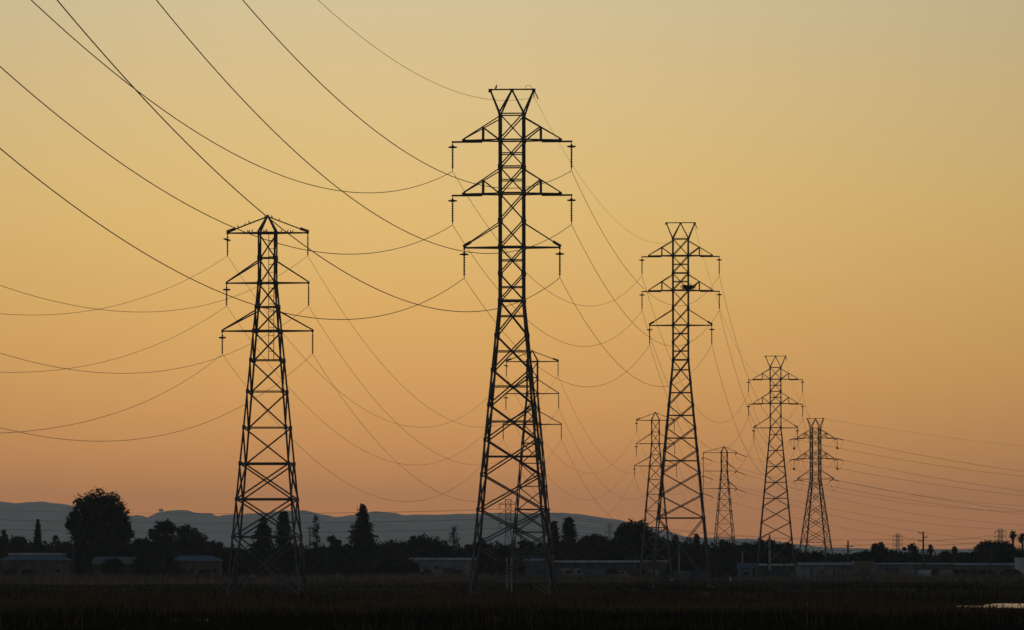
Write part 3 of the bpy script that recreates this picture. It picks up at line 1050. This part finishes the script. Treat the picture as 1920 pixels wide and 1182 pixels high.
T_('broad', 794, 1004, 46, 1235, 'wide dome-shaped dark tree behind the pale warehouse', [(794, 1022, 18), (778, 1024, 17), (812, 1024, 16), (760, 1030, 15), (828, 1030, 14), (842, 1038, 12), (790, 1040, 24), (745, 1036, 14), (820, 1045, 18)])
T_('sparse', 851, 985, 27, 1265, 'open-branched pine with a spire behind the right end of the pale warehouse', m=2)
T_('broad', 874, 1016, 14, 1285, 'small tree between the open-branched pine and the tallest tower')
T_('broad', 908, 1009, 26, 1225, 'rounded tree just inside the left legs of the tallest tower')
T_('broad', 948, 1020, 30, 1205, 'low flat-headed tree centred between the legs of the tallest tower', m=0)
T_('broad', 988, 1008, 20, 1255, 'rounded tree inside the tallest tower beside the pale dish')
T_('broad', 1018, 1016, 18, 1280, 'low tree behind the right legs of the tallest tower')
T_('poplar', 1039, 979, 11, 1230, 'narrow leafy tree hugging the right leg of the tallest tower')
T_('poplar', 1067, 972, 15, 1215, 'tall oval tree standing right of the tallest tower', m=0)
T_('broad', 1114, 998, 34, 1240, 'wide low-crowned tree between the tall oval tree and the small pointed tower', m=1)
T_('broad', 1186, 975, 44, 1225, 'big rounded tree behind the small pointed tower, tallest of the right half', [(1184, 990, 14), (1170, 994, 13), (1202, 990, 13), (1160, 1004, 10), (1190, 1005, 22), (1215, 1003, 13), (1228, 1014, 12), (1172, 1020, 18), (1208, 1026, 20)])
T_('broad', 1148, 1010, 18, 1290, 'low tree on the left flank of the big rounded tree', m=1)
T_('broad', 1244, 1010, 17, 1255, 'bushy tree at the right flank of the big rounded tree')
T_('poplar', 1266, 1005, 9, 1275, 'slim tree inside the left legs of the nested tower')
T_('broad', 1290, 1010, 18, 1230, 'low tree centred between the legs of the nested tower')
T_('poplar', 1306, 1003, 8, 1285, 'slim tree just left of the right legs of the nested tower')
T_('broad', 1322, 1017, 14, 1245, 'small tree crossed by the right leg of the nested tower', m=1)
T_('broad', 1364, 1008, 22, 1220, 'rounded tree in front of the smallest pointed tower')
T_('broad', 1398, 1014, 20, 1250, 'rounded tree between the smallest pointed tower and the third flat-topped one')
T_('broad', 1436, 1009, 26, 1225, 'dark tree standing between the legs of the third flat-topped tower')
T_('broad', 1470, 1011, 24, 1265, 'tree behind the right leg of the third flat-topped tower')
T_('broad', 1506, 1034, 20, 1240, 'low tree at the left leg of the rightmost tower', m=1)
T_('broad', 1533, 1031, 18, 1215, 'low tree in front of the rightmost tower')
T_('broad', 1568, 1037, 20, 1260, 'low tree just right of the rightmost tower', m=1)
T_('broad', 1598, 1038, 18, 1230, 'low tree below the stubby pole right of the rightmost tower')
T_('broad', 1622, 1029, 14, 1250, 'small ragged tree above the yellow-fronted shed')
T_('broad', 1646, 1017, 17, 1225, 'ragged-topped tree left of the tiny tower above the long grey shed', [(1642, 1030, 9), (1650, 1026, 8), (1656, 1034, 9), (1645, 1042, 14)])
T_('broad', 1672, 1029, 17, 1260, 'low tree crossed by the tiny tower above the long grey shed', m=1)
T_('broad', 1694, 1024, 9, 1235, 'small upright tree between the tiny tower and a domed tree')
T_('broad', 1714, 1018, 15, 1215, 'domed tree just left of the pole with offset arms')
T_('palm', 1745, 1019, 10, 1245, 'short shaggy palm just right of the pole with offset arms')
T_('broad', 1772, 1033, 22, 1230, 'low wide tree right of the short shaggy palm', m=1)
T_('poplar', 1790, 1026, 7, 1260, 'slim pointed tree between the low wide tree and the large rounded group')
T_('broad', 1808, 1034, 16, 1275, 'low tree at the left foot of the large rounded tree near right edge')
T_('broad', 1848, 1015, 26, 1210, 'large rounded tree, left one of the dark pair near the right edge', [(1850, 1026, 12), (1838, 1034, 12), (1864, 1034, 14), (1826, 1046, 12), (1850, 1046, 20), (1842, 1026, 10), (1860, 1024, 9)])
T_('broad', 1880, 1016, 32, 1235, 'large rounded tree, right one of the dark pair near the right edge', [(1878, 1030, 14), (1892, 1032, 14), (1904, 1042, 12), (1866, 1032, 15), (1882, 1048, 22), (1888, 1026, 10), (1870, 1025, 9)])
T_('palm', 1899, 992, 11, 1290, 'taller palm standing behind the dark pair at the right edge', m=2)
T_('palm', 1917, 996, 12, 1300, 'palm cut by the right edge of the photo', m=2)
T_('broad', 735, 1034, 48, 1138, 'broad olive bush-like tree in front of the left end of the pale warehouse', [(735, 1052, 16), (712, 1058, 14), (760, 1058, 15), (776, 1066, 11), (698, 1066, 12), (738, 1070, 18)], m=1)
T_('broad', 646, 1022, 30, 1150, 'full round tree low between the gappy conifer and the solitary conifer')
T_('broad', 586, 1030, 24, 1165, 'full low tree at the foot of the gappy conifer')
T_('broad', 280, 1018, 30, 1160, 'wide low tree between the huge tree and the flat-headed one')
T_('broad', 430, 1030, 22, 1175, 'dense low tree beside the left leg of the left tower')
T_('broad', 1085, 1016, 26, 1185, 'dense low tree behind the left end of the long dark shed', m=1)
T_('broad', 1146, 1014, 26, 1190, 'dense low tree behind the middle of the long dark shed')
T_('broad', 1826, 1036, 22, 1195, 'low dense tree left of the dark pair near the right edge')
T_('broad', 1864, 1017, 30, 1188, 'dense dark crown bridging the dark pair of round trees near the right edge', [(1864, 1032, 15), (1852, 1030, 11), (1878, 1031, 12), (1890, 1040, 13), (1842, 1042, 13), (1866, 1050, 20)])
# the tiny tree on the far ridge
T_('broad', 302, 952, 4.5, 17900, 'tiny lone tree standing on the crest of the far hills', base=1, dens=20)
hz = TREE_N
rt = [o for o in bpy.data.objects if o.get('label', '').startswith('tiny lone tree')][0]

# the unbroken wood behind the single trees
BELT = [(-60, 1008), (0, 1012), (60, 1016), (120, 1016), (250, 1016), (290, 1012), (400, 1022), (470, 1030), (560, 1026), (640, 1022), (720, 1018), (880, 1024), (1000, 1020),
        (1090, 1012), (1200, 1012), (1330, 1016), (1345, 1026), (1400, 1018), (1480, 1018), (1500, 1036), (1600, 1042), (1660, 1038), (1760, 1040), (1800, 1040), (1840, 1034), (1920, 1032), (1990, 1030)]
bx = [b[0] for b in BELT]
by = [b[1] for b in BELT]
rng = np.random.default_rng(77)
lb = []
for px in range(-60, 1985, 7):
    yt = np.interp(px, bx, by) + rng.normal(0, 3.0) + 7 - 8 * vnoise(np.float64(px / 38), np.float64(0.5), 13)
    d = 1330 + rng.random() * 60
    q = W(px, yt, d)
    r = 2.2 + rng.random() * 1.3
    lb.append(((q.x, d, q.z - r * 0.95), r))
    q = W(px + 3, yt + 22, d - 12)
    lb.append(((q.x, d - 12, max(1.5, q.z - r)), r * 1.25))
    q = W(px, 1074, d - 20)
    lb.append(((q.x, d - 20, 1.6), 2.6))
V, Fc = lobes_crown(lb, 70, 0.55, rng, 0.72)
o = np_mesh('tree_belt', V, Fc, M_LEAF[0])
o['kind'] = 'stuff'

SHR = [(18, 14, 'beside the wall of the low tan house at the left edge'), (150, 20, 'under the left side of the huge rounded tree'), (212, 22, 'under the right side of the huge rounded tree'),
       (318, 24, 'hiding the left wall of the blue-roofed house'), (385, 14, 'at the right wall of the blue-roofed house'), (452, 20, 'between the left tower legs at the foot of the broad cone'),
       (520, 24, 'below the narrow tree inside the left tower'), (575, 20, 'at the right leg of the left tower'), (640, 22, 'below the small rounded tree left of the solitary conifer'),
       (690, 26, 'at the foot of the big solitary conifer'), (735, 26, 'against the left end of the pale warehouse'), (858, 14, 'against the right end of the pale warehouse'),
       (916, 20, 'inside the left legs of the tallest tower'), (965, 22, 'inside the right legs of the tallest tower'), (1120, 14, 'in front of the long dark shed'),
       (1240, 12, 'left of the blue shipping containers'), (52, 12, 'below the door of the low tan house at the left edge'), (92, 15, 'in front of the right wall of the low tan house'),
        (262, 18, 'between the brown-roofed house and the blue-roofed house'), (340, 15, 'before the first window of the blue-roofed house'), (800, 12, 'in front of the pale warehouse wall'),
        (1148, 13, 'before the middle of the long dark shed'), (1205, 15, 'before the right end of the long dark shed'), (1545, 12, 'before the grey-green warehouse'), (1765, 22, 'right of the pale trailers'), (1808, 24, 'in front of the grey ribbed building'), (1850, 20, 'below the large rounded pair near the right edge'), (1895, 20, 'beside the white block at the right edge')]
for i, (px, hw, txt) in enumerate(SHR):
    yt = 1058 - (hw - 14) * 0.9 - (i * 5) % 7
    if px in (1120, 1240, 858, 52, 92, 340, 800, 1148, 1205, 1545, 1765, 1808, 1850, 1895, 18, 385):
        yt = 1066 + (i % 3) * 2
    T_('shrub', px, yt, hw, 1125 + (i * 37) % 45, 'dark rounded shrub ' + txt, m=1 if i % 3 == 0 else 0, group='shrubs at the foot of the treeline', cat='shrub', dens=200)

# ------------------------------------------------------------------ buildings
def building(name, label, x0, x1, ywall, d, mwall, mroof, depth=12.0, roof='flat', ridge_px=None, eave=0.4, wins=(), doors=(), cat='building', fascia=None, ybase=None, bays=0):
    a = W(x0, ywall, d)
    b = W(x1, ywall, d)
    wd = b.x - a.x
    H = a.z
    root = empty(name, ((a.x + b.x) / 2, d, 0), label, cat, 'low buildings along the marsh edge')
    mb = MB()
    hx_ = wd / 2
    mb.box((-hx_, 0, -0.2), (hx_, depth, H))
    wall = mb.build('wall', mwall, root)
    rb_ = MB()
    if roof == 'flat':
        rb_.box((-hx_ - eave, -eave, H + 0.003), (hx_ + eave, depth + eave, H + 0.35))
    else:
        rise = ridge_px * d / F
        e = eave
        ins = 2.5 if roof == 'hip' else 0.0
        rb_.add([(-hx_ - e, -e, H + 0.003), (hx_ + e, -e, H + 0.003), (hx_ + e, depth + e, H + 0.003), (-hx_ - e, depth + e, H + 0.003), (-hx_ - e + ins, depth / 2, H + rise), (hx_ + e - ins, depth / 2, H + rise)],
               [(0, 1, 5, 4), (2, 3, 4, 5), (1, 2, 5), (3, 0, 4), (3, 2, 1, 0)])
    rf = rb_.build('roof', mroof, root)
    if fascia:
        fb = MB()
        fb.box((-hx_ - eave - 0.02, -eave - 0.12, H - 0.1), (hx_ + eave + 0.02, -eave - 0.005, H + 0.30))
        fb.build('fascia', fascia, rf)
    for (wx, wz, ww, wh) in wins:
        wb = MB()
        X = -hx_ + wx * wd
        wb.box((X - ww / 2, -0.05, wz - wh / 2), (X + ww / 2, -0.004, wz + wh / 2))
        o = wb.build('window', M_GLASS, root)
        fr = MB()
        for sx in (-1, 1):
            fr.box((X + sx * (ww / 2 + 0.05) - 0.05, -0.08, wz - wh / 2 - 0.1), (X + sx * (ww / 2 + 0.05) + 0.05, -0.003, wz + wh / 2 + 0.1))
        fr.box((X - ww / 2, -0.08, wz - wh / 2 - 0.1), (X + ww / 2, -0.003, wz - wh / 2))
        fr.box((X - ww / 2, -0.08, wz + wh / 2), (X + ww / 2, -0.003, wz + wh / 2 + 0.1))
        fr.build('frame', M_STEEL2, o)
    for (dx, dw, dh) in doors:
        db = MB()
        X = -hx_ + dx * wd
        db.box((X - dw / 2, -0.06, 0.0), (X + dw / 2, -0.004, dh))
        for i in range(1, 6):
            db.box((X - dw / 2, -0.085, dh * i / 6 - 0.03), (X + dw / 2, -0.063, dh * i / 6 + 0.03))
        db.build('door', M_SHED, root)
    for i in range(bays):
        cb = MB()
        X = -hx_ + wd * (i + 0.5) / bays
        cb.box((X - 0.14, -0.16, 0), (X + 0.14, -0.003, H - 0.15))
        cb.build('pilaster', M_STEEL2, root)
    return root

building('house', 'low tan house with a shallow teal roof at the left edge', 2, 126, 1051, 1150, M_TAN, M_TEAL, 11, 'hip', 11, 0.5, [(0.08, 1.6, 1.0, 1.0), (0.22, 1.7, 0.8, 0.8), (0.35, 1.4, 0.7, 1.6), (0.87, 1.8, 1.0, 0.8)], [(0.55, 1.0, 2.0)])
building('house', 'pale-fasciaed house just behind the teal-roofed tan house', 20, 114, 1040, 1185, M_GREY, M_BROWN, 10, 'flat', None, 0.4, (), (), fascia=M_PALE)
building('house', 'brown-roofed house half hidden under the huge rounded tree', 176, 248, 1058, 1165, M_TAN, M_BROWN, 9, 'gable', 14, 0.5, [(0.3, 1.4, 1.2, 0.9), (0.75, 1.4, 1.2, 0.9)])
building('house', 'tan house with a faded blue roof left of the left tower', 318, 412, 1052, 1160, M_TAN, M_BLUE, 10, 'hip', 10, 0.5, [(0.45, 1.7, 1.0, 0.9), (0.62, 1.7, 1.0, 0.9), (0.9, 1.7, 0.8, 0.9)], [(0.75, 1.0, 2.0)])
building('warehouse', 'pale grey warehouse with a bright roof edge left of the tallest tower', 766, 890, 1049, 1160, M_GREY, M_STEEL2, 20, 'flat', None, 0.2, [(0.42, 2.5, 0.8, 0.7)], [(0.28, 0.5, 2.6), (0.62, 2.6, 2.4)], fascia=M_PALE)
building('shed', 'long dark open shed with a bright roof edge right of the tallest tower', 1036, 1250, 1054, 1165, M_SHED, M_STEEL2, 16, 'flat', None, 0.3, (), [(0.1, 4, 2.6), (0.5, 4, 2.6), (0.75, 4, 2.6)], fascia=M_PALE, bays=9)
building('shed', 'small blue-grey shed inside the right legs of the tallest tower', 984, 1030, 1052, 1175, M_STEEL2, M_BLUE, 10, 'gable', 5, 0.3, [(0.5, 1.6, 1, 0.8)])
building('cabin', 'small teal-roofed cabin between the nested and third flat-topped towers', 1386, 1412, 1066, 1150, M_STEEL2, M_TEAL, 6, 'gable', 10, 0.3, [(0.5, 1.2, 1.2, 0.6)])
building('shed', 'long low shed with a thin bright roof edge behind the third flat-topped tower', 1420, 1500, 1060, 1185, M_SHED, M_STEEL2, 10, 'flat', None, 0.3, (), [(0.3, 3, 2.3), (0.7, 3, 2.3)], fascia=M_PALE)
building('warehouse', 'grey-green warehouse with dark bays below the rightmost tower', 1502, 1602, 1060, 1160, M_GREY, M_TEAL, 22, 'gable', 5, 0.4, [(0.4, 1.5, 0.7, 0.7)], [(0.2, 0.3, 2.6), (0.62, 0.3, 2.6), (0.78, 0.3, 2.6)])
building('shed', 'yellow-fronted shed joining the grey-green warehouse', 1603, 1638, 1055, 1155, M_YEL, M_STEEL2, 12, 'flat', None, 0.1, (), [(0.5, 2.4, 2.0)])
building('warehouse', 'long grey shed with skylight patches behind the pale trailers', 1640, 1790, 1058, 1180, M_STEEL2, M_STEEL2, 18, 'gable', 2, 0.3, (), [(0.2, 3, 2.4), (0.6, 3, 2.4)])
building('warehouse', 'grey ribbed building below the dark pair near the right edge', 1796, 1906, 1060, 1170, M_STEEL2, M_STEEL2, 16, 'gable', 4, 0.3, (), [(0.3, 3, 2.3)], bays=7)
building('shed', 'plain white block standing at the right edge', 1909, 1960, 1049, 1150, M_PALE, M_PALE, 8, 'flat', None, 0.05, [(0.6, 2.4, 0.9, 0.7)])

def container(label, x0, x1, ytop, d, m, name='shipping_container', cat='container', grp='containers and trailers by the sheds', wheels=False):
    a = W(x0, ytop, d)
    b = W(x1, ytop, d)
    wd = b.x - a.x
    z0 = 0.55 if wheels else 0.05
    root = empty(name, ((a.x + b.x) / 2, d, 0), label, cat, grp)
    mb = MB()
    mb.box((-wd / 2, 0, z0), (wd / 2, 2.4, a.z))
    n = max(4, int(wd / 0.35))
    for i in range(n):
        X = -wd / 2 + wd * (i + 0.5) / n
        mb.box((X - 0.08, -0.05, z0 + 0.15), (X + 0.08, -0.003, a.z - 0.15))
    mb.build('body', m, root)
    fb = MB()
    for X in (-wd / 2 - 0.003, wd / 2 + 0.003):
        fb.box((X - 0.06, -0.09, z0 - 0.03), (X + 0.06, -0.053, a.z + 0.02))
    fb.build('corner_post', M_STEEL2, root)
    if wheels:
        for X in (-wd / 2 + 0.6, wd / 2 - 0.6):
            wb = MB()
            wb.tube([(X, 0.1, 0.35), (X, 0.4, 0.35)], 0.35, 12)
            wb.build('wheel', M_RUBBER, root)
    return root
container('blue-grey shipping container, left one below the nested tower', 1262, 1294, 1071, 1125, M_STEEL2)
container('brighter blue shipping container, right one below the nested tower', 1297, 1330, 1070, 1118, M_BLUE)
container('yellow container below the ragged-topped tree', 1654, 1678, 1072, 1120, M_YEL)
container('pale trailer left of the square white trailer', 1692, 1716, 1068, 1122, M_GREY, 'trailer', 'trailer', wheels=True)
container('square white trailer below the pole with offset arms', 1722, 1746, 1069, 1118, M_PALE, 'trailer', 'trailer', wheels=True)

container('dull blue container left of the pale van', 1012, 1046, 1066, 1136, M_BLUE)
container('grey container right of the pale van', 1100, 1136, 1067, 1134, M_STEEL2)
container('small pale container at the right end of the long dark shed', 1214, 1236, 1068, 1132, M_GREY)
container('dark container below the third flat-topped tower', 1418, 1446, 1069, 1128, M_SHED)
container('pale grey container before the left part of the long grey shed', 1762, 1786, 1068, 1128, M_GREY)
def vehicle(name, label, x0, x1, d, m, prof, cat, win):
    """side profile extruded across the body, with wheels and windows"""
    a = W(x0, 1080, d)
    b = W(x1, 1080, d)
    ln = b.x - a.x
    root = empty(name, ((a.x + b.x) / 2, d, 0), label, cat, 'vehicles parked by the sheds')
    P = [(-ln / 2 + u * ln, v) for u, v in prof]
    n = len(P)
    mb = MB()
    ins = 0.12
    def ring(y, k):
        return [(x * (1 - k * 0.02), y, v if v < 1.0 else v - k * 0.04) for x, v in P]
    vs = ring(0, 1) + ring(ins, 0) + ring(1.75 - ins, 0) + ring(1.75, 1)
    fs = []
    for r_ in range(3):
        for i in range(n):
            fs.append((r_ * n + i, r_ * n + (i + 1) % n, (r_ + 1) * n + (i + 1) % n, (r_ + 1) * n + i))
    fs.append(tuple(reversed(range(n))))
    fs.append(tuple(3 * n + i for i in range(n)))
    mb.add(vs, fs)
    mb.build('body', m, root)
    for (u0, v0, u1, v1) in win:
        wb = MB()
        wb.box((-ln / 2 + u0 * ln, -0.02, v0), (-ln / 2 + u1 * ln, 0.05, v1))
        wb.build('window', M_GLASS, root)
    for u in (0.2, 0.8):
        for y in (-0.03, 1.53):
            wb = MB()
            X = -ln / 2 + u * ln
            wb.tube([(X, y, 0.32), (X, y + 0.25, 0.32)], 0.32, 14)
            wb.build('wheel', M_RUBBER, root)
    return root
CARP = [(0, .3), (1, .3), (1, .75), (.97, .9), (.80, .97), (.68, 1.42), (.34, 1.45), (.18, 1.0), (.02, .88)]
VANP = [(0, .35), (1, .35), (1, 1.1), (.96, 1.25), (.88, 2.2), (.85, 2.35), (.02, 2.4), (0, 2.3)]
TRKP = [(0, .4), (1, .4), (1, 1.0), (.97, 1.1), (.82, 1.15), (.74, 1.85), (.50, 1.88), (.48, 1.1), (0, 1.1)]
CW = [(.24, .98, .46, 1.36), (.49, .98, .70, 1.36)]
vehicle('van', 'pale van parked in front of the long dark shed', 1052, 1096, 1128, M_GREY, VANP, 'van', [(.70, 1.35, .86, 2.0), (.2, 1.4, .5, 1.9)])
vehicle('parked_car', 'faded red car parked below the yellow-fronted shed', 1588, 1626, 1118, M_RED, CARP, 'car', CW)
vehicle('parked_car', 'dark car parked between the legs of the third flat-topped tower', 1452, 1490, 1122, M_SHED, CARP, 'car', CW)
vehicle('parked_car', 'white car half hidden by shrubs inside the left tower legs', 448, 478, 1132, M_WHITE, CARP, 'car', CW)
vehicle('pickup_truck', 'grey pickup truck parked right of the pale van', 1140, 1182, 1122, M_GREY, TRKP, 'truck', [(.54, 1.2, .72, 1.7)])
vehicle('parked_car', 'blue-grey car parked under the huge rounded tree', 163, 196, 1128, M_BLUE, CARP, 'car', CW)
vehicle('parked_car', 'pale car parked below the small rounded tree left of solitary conifer', 622, 644, 1122, M_GREY, CARP, 'car', CW)

# ------------------------------------------------------------------ poles, posts, fence
def pole(label, px, ytop, d, arms, r=0.16, m=M_WOOD, ybase=None):
    p = W(px, ytop, d)
    root = empty('utility_pole', (p.x, d, 0), label, 'utility pole', 'poles along the treeline')
    mb = MB()
    mb.tube([(0, 0, -0.4), (0, 0, p.z)], [r * 1.25, r * 0.8], 8)
    mb.build('post', m, root)
    for (x0, x1, yy) in arms:
        z = W(px, yy, d).z
        ab = MB()
        ab.bar(((x0 - px) * d / F, -0.2, z), ((x1 - px) * d / F, -0.2, z), 0.16)
        arm = ab.build('crossarm', m, root)
        for x in (x0, x1):
            ib = MB()
            X = (x - px) * d / F * 0.95
            ib.tube([(X, -0.2, z + 0.06), (X, -0.2, z + 0.16), (X, -0.2, z + 0.28), (X, -0.2, z + 0.36)], [0.05, 0.1, 0.1, 0.04], 8)
            ib.build('insulator', M_PORC, arm)
    return root
pole('wooden pole with a crossarm beside the gappy conifer', 581, 987, 1180, [(575, 588, 991)])
pole('stubby pole with one side arm right of the rightmost tower', 1590, 1014, 1200, [(1586, 1599, 1025)], 0.22)
pole('tall pole with three offset arms above the long grey shed', 1731, 998, 1140, [(1722, 1732, 1000), (1730, 1738, 1008), (1722, 1732, 1015)], 0.2)
pole('thick grey pole inside the legs of the third flat-topped tower', 1443, 1003, 1145, [], 0.24, M_CONC)
pole('thin pale pole inside the legs of the nested tower', 1273, 1018, 1140, [], 0.12, M_CONC)
pole('short pale pole left of the third flat-topped tower', 1392, 1034, 1160, [], 0.14, M_CONC)
pole('dark pole standing in front of the huge rounded tree', 138, 1018, 1140, [], 0.14)
pole('thin pole before the grey ribbed building near the right edge', 1858, 1022, 1150, [], 0.1)
pole('short pole between the tallest tower legs beside the pale dish', 976, 1000, 1300, [(970, 978, 1003)], 0.12)

def tpost(name, label, px, yb, h, r, m, cat='post', grp=None, twin=0.0):
    d = ground_d(yb)
    p = W(px, yb, d)
    mb = MB()
    for x in ((0,) if not twin else (-twin, twin)):
        mb.tube([(x, 0, -0.3), (x, 0, h - 0.08), (x, 0, h)], [r, r * 0.9, r * 0.6], 8)
    if twin:
        mb.bar((-twin, 0, h * 0.8), (twin, 0, h * 0.8), 0.1)
    o = mb.build(name, m, None, (p.x, d, 0))
    return tag(o, label, cat, grp)
tpost('marker_post', 'pale twin post standing in the marsh between the tallest tower legs', 955, 1114, 4.2, 0.09, M_CONC, twin=0.25)
tpost('marker_post', 'short white marker post at the marsh edge below the smallest pointed tower', 1370, 1089, 0.75, 0.14, M_WHITE)
tpost('stake', 'pale stake in the marsh, left one of two below the rightmost tower', 1505, 1139, 0.35, 0.07, M_WHITE, 'stake')
tpost('stake', 'pale stake in the marsh, right one of two below the rightmost tower', 1514, 1139, 0.35, 0.08, M_WHITE, 'stake')
# concrete block
d = 560.0
p = W(1325, 1120, d)
mb = MB()
mb.add([(-.42, -.4, -.2), (.42, -.4, -.2), (.42, .4, -.2), (-.42, .4, -.2), (-.36, -.34, .42), (.30, -.34, .5), (.34, .34, .46), (-.3, .34, .38)],
       [(3, 2, 1, 0), (4, 5, 6, 7), (0, 1, 5, 4), (1, 2, 6, 5), (2, 3, 7, 6), (3, 0, 4, 7)])
tag(mb.build('concrete_block', M_CONC, None, (p.x, d, 0)), 'rough pale concrete block in the marsh at the nested tower\'s right leg', 'block')
# dish
d = 1150
p = W(970, 1024, d)
root = empty('dish_antenna', (p.x, d, 0), 'small pale round dish on a post between the tallest tower legs', 'dish antenna')
mb = MB()
mb.tube([(0, 0.25, -0.2), (0, 0.25, p.z + 0.1)], 0.09, 8)
mb.build('post', M_STEEL, root)
mb = MB()
mb.tube([(0, -0.05, p.z), (0, 0.0, p.z), (0, 0.1, p.z), (0, 0.2, p.z), (0, 0.24, p.z)], [0.46, 0.48, 0.38, 0.18, 0.1], 16)
mb.build('dish', M_WHITE, root)
# weathered fence by the left tower
d = 520.0
x0, x1 = W(512, 1115, d).x, W(604, 1115, d).x
root = empty('timber_fence', ((x0 + x1) / 2, d, 0), 'low weathered fence in the grass at the right foot of the left tower', 'fence')
for i in range(5):
    X = (i / 4 - 0.5) * (x1 - x0)
    mb = MB()
    mb.tube([(X, 0, -0.4), (X, 0, 1.25), (X, 0, 1.3)], [0.08, 0.07, 0.04], 7)
    mb.build('post', M_WOOD, root)
for z in (0.6, 1.1):
    mb = MB()
    mb.bar((-(x1 - x0) / 2, -0.1, z), ((x1 - x0) / 2, -0.1, z + 0.06), 0.06, 0.1)
    mb.build('rail', M_WOOD, root)

# the lone ridge tree stands on the crest, not on the plain
rt.location.z = 0.0
zr = float(np.interp(302, rx, ry))
zg = HC + (HOR - zr) / F * 17900 - 4.0
for c in list(rt.children):
    bpy.data.objects.remove(c, do_unlink=True)
rt.location = (W(302, 960, 17990).x, 17990, W(302, 962, 17990).z - 3)
rng = np.random.default_rng(5)
V, Fc = lobes_crown([((0, 0, 12), 5), ((-4.5, 0, 11), 3.4), ((5, 0, 11.5), 3)], 60, 1.6, rng)
np_mesh('crown', V, Fc, M_LEAF[0], rt)
trunk_mesh(11, 0.7, rng, 3, 2).build('trunk', M_BARK, rt)

# ------------------------------------------------------------------ haze
mb = MB()
mb.box((-3100, -80, -2.0), (3100, 20000, 260))
hm = bpy.data.materials.new('haze')
hm.use_nodes = True
ht = hm.node_tree
ht.nodes.clear()
ho = ht.nodes.new('ShaderNodeOutputMaterial')
pv = ht.nodes.new('ShaderNodeVolumePrincipled')
pv.inputs['Color'].default_value = (0.77, 0.90, 1.0, 1)
pv.inputs['Density'].default_value = 5.2e-5
pv.inputs['Anisotropy'].default_value = 0.62
ht.links.new(pv.outputs[0], ho.inputs['Volume'])
o = mb.build('haze', hm)
o['kind'] = 'stuff'
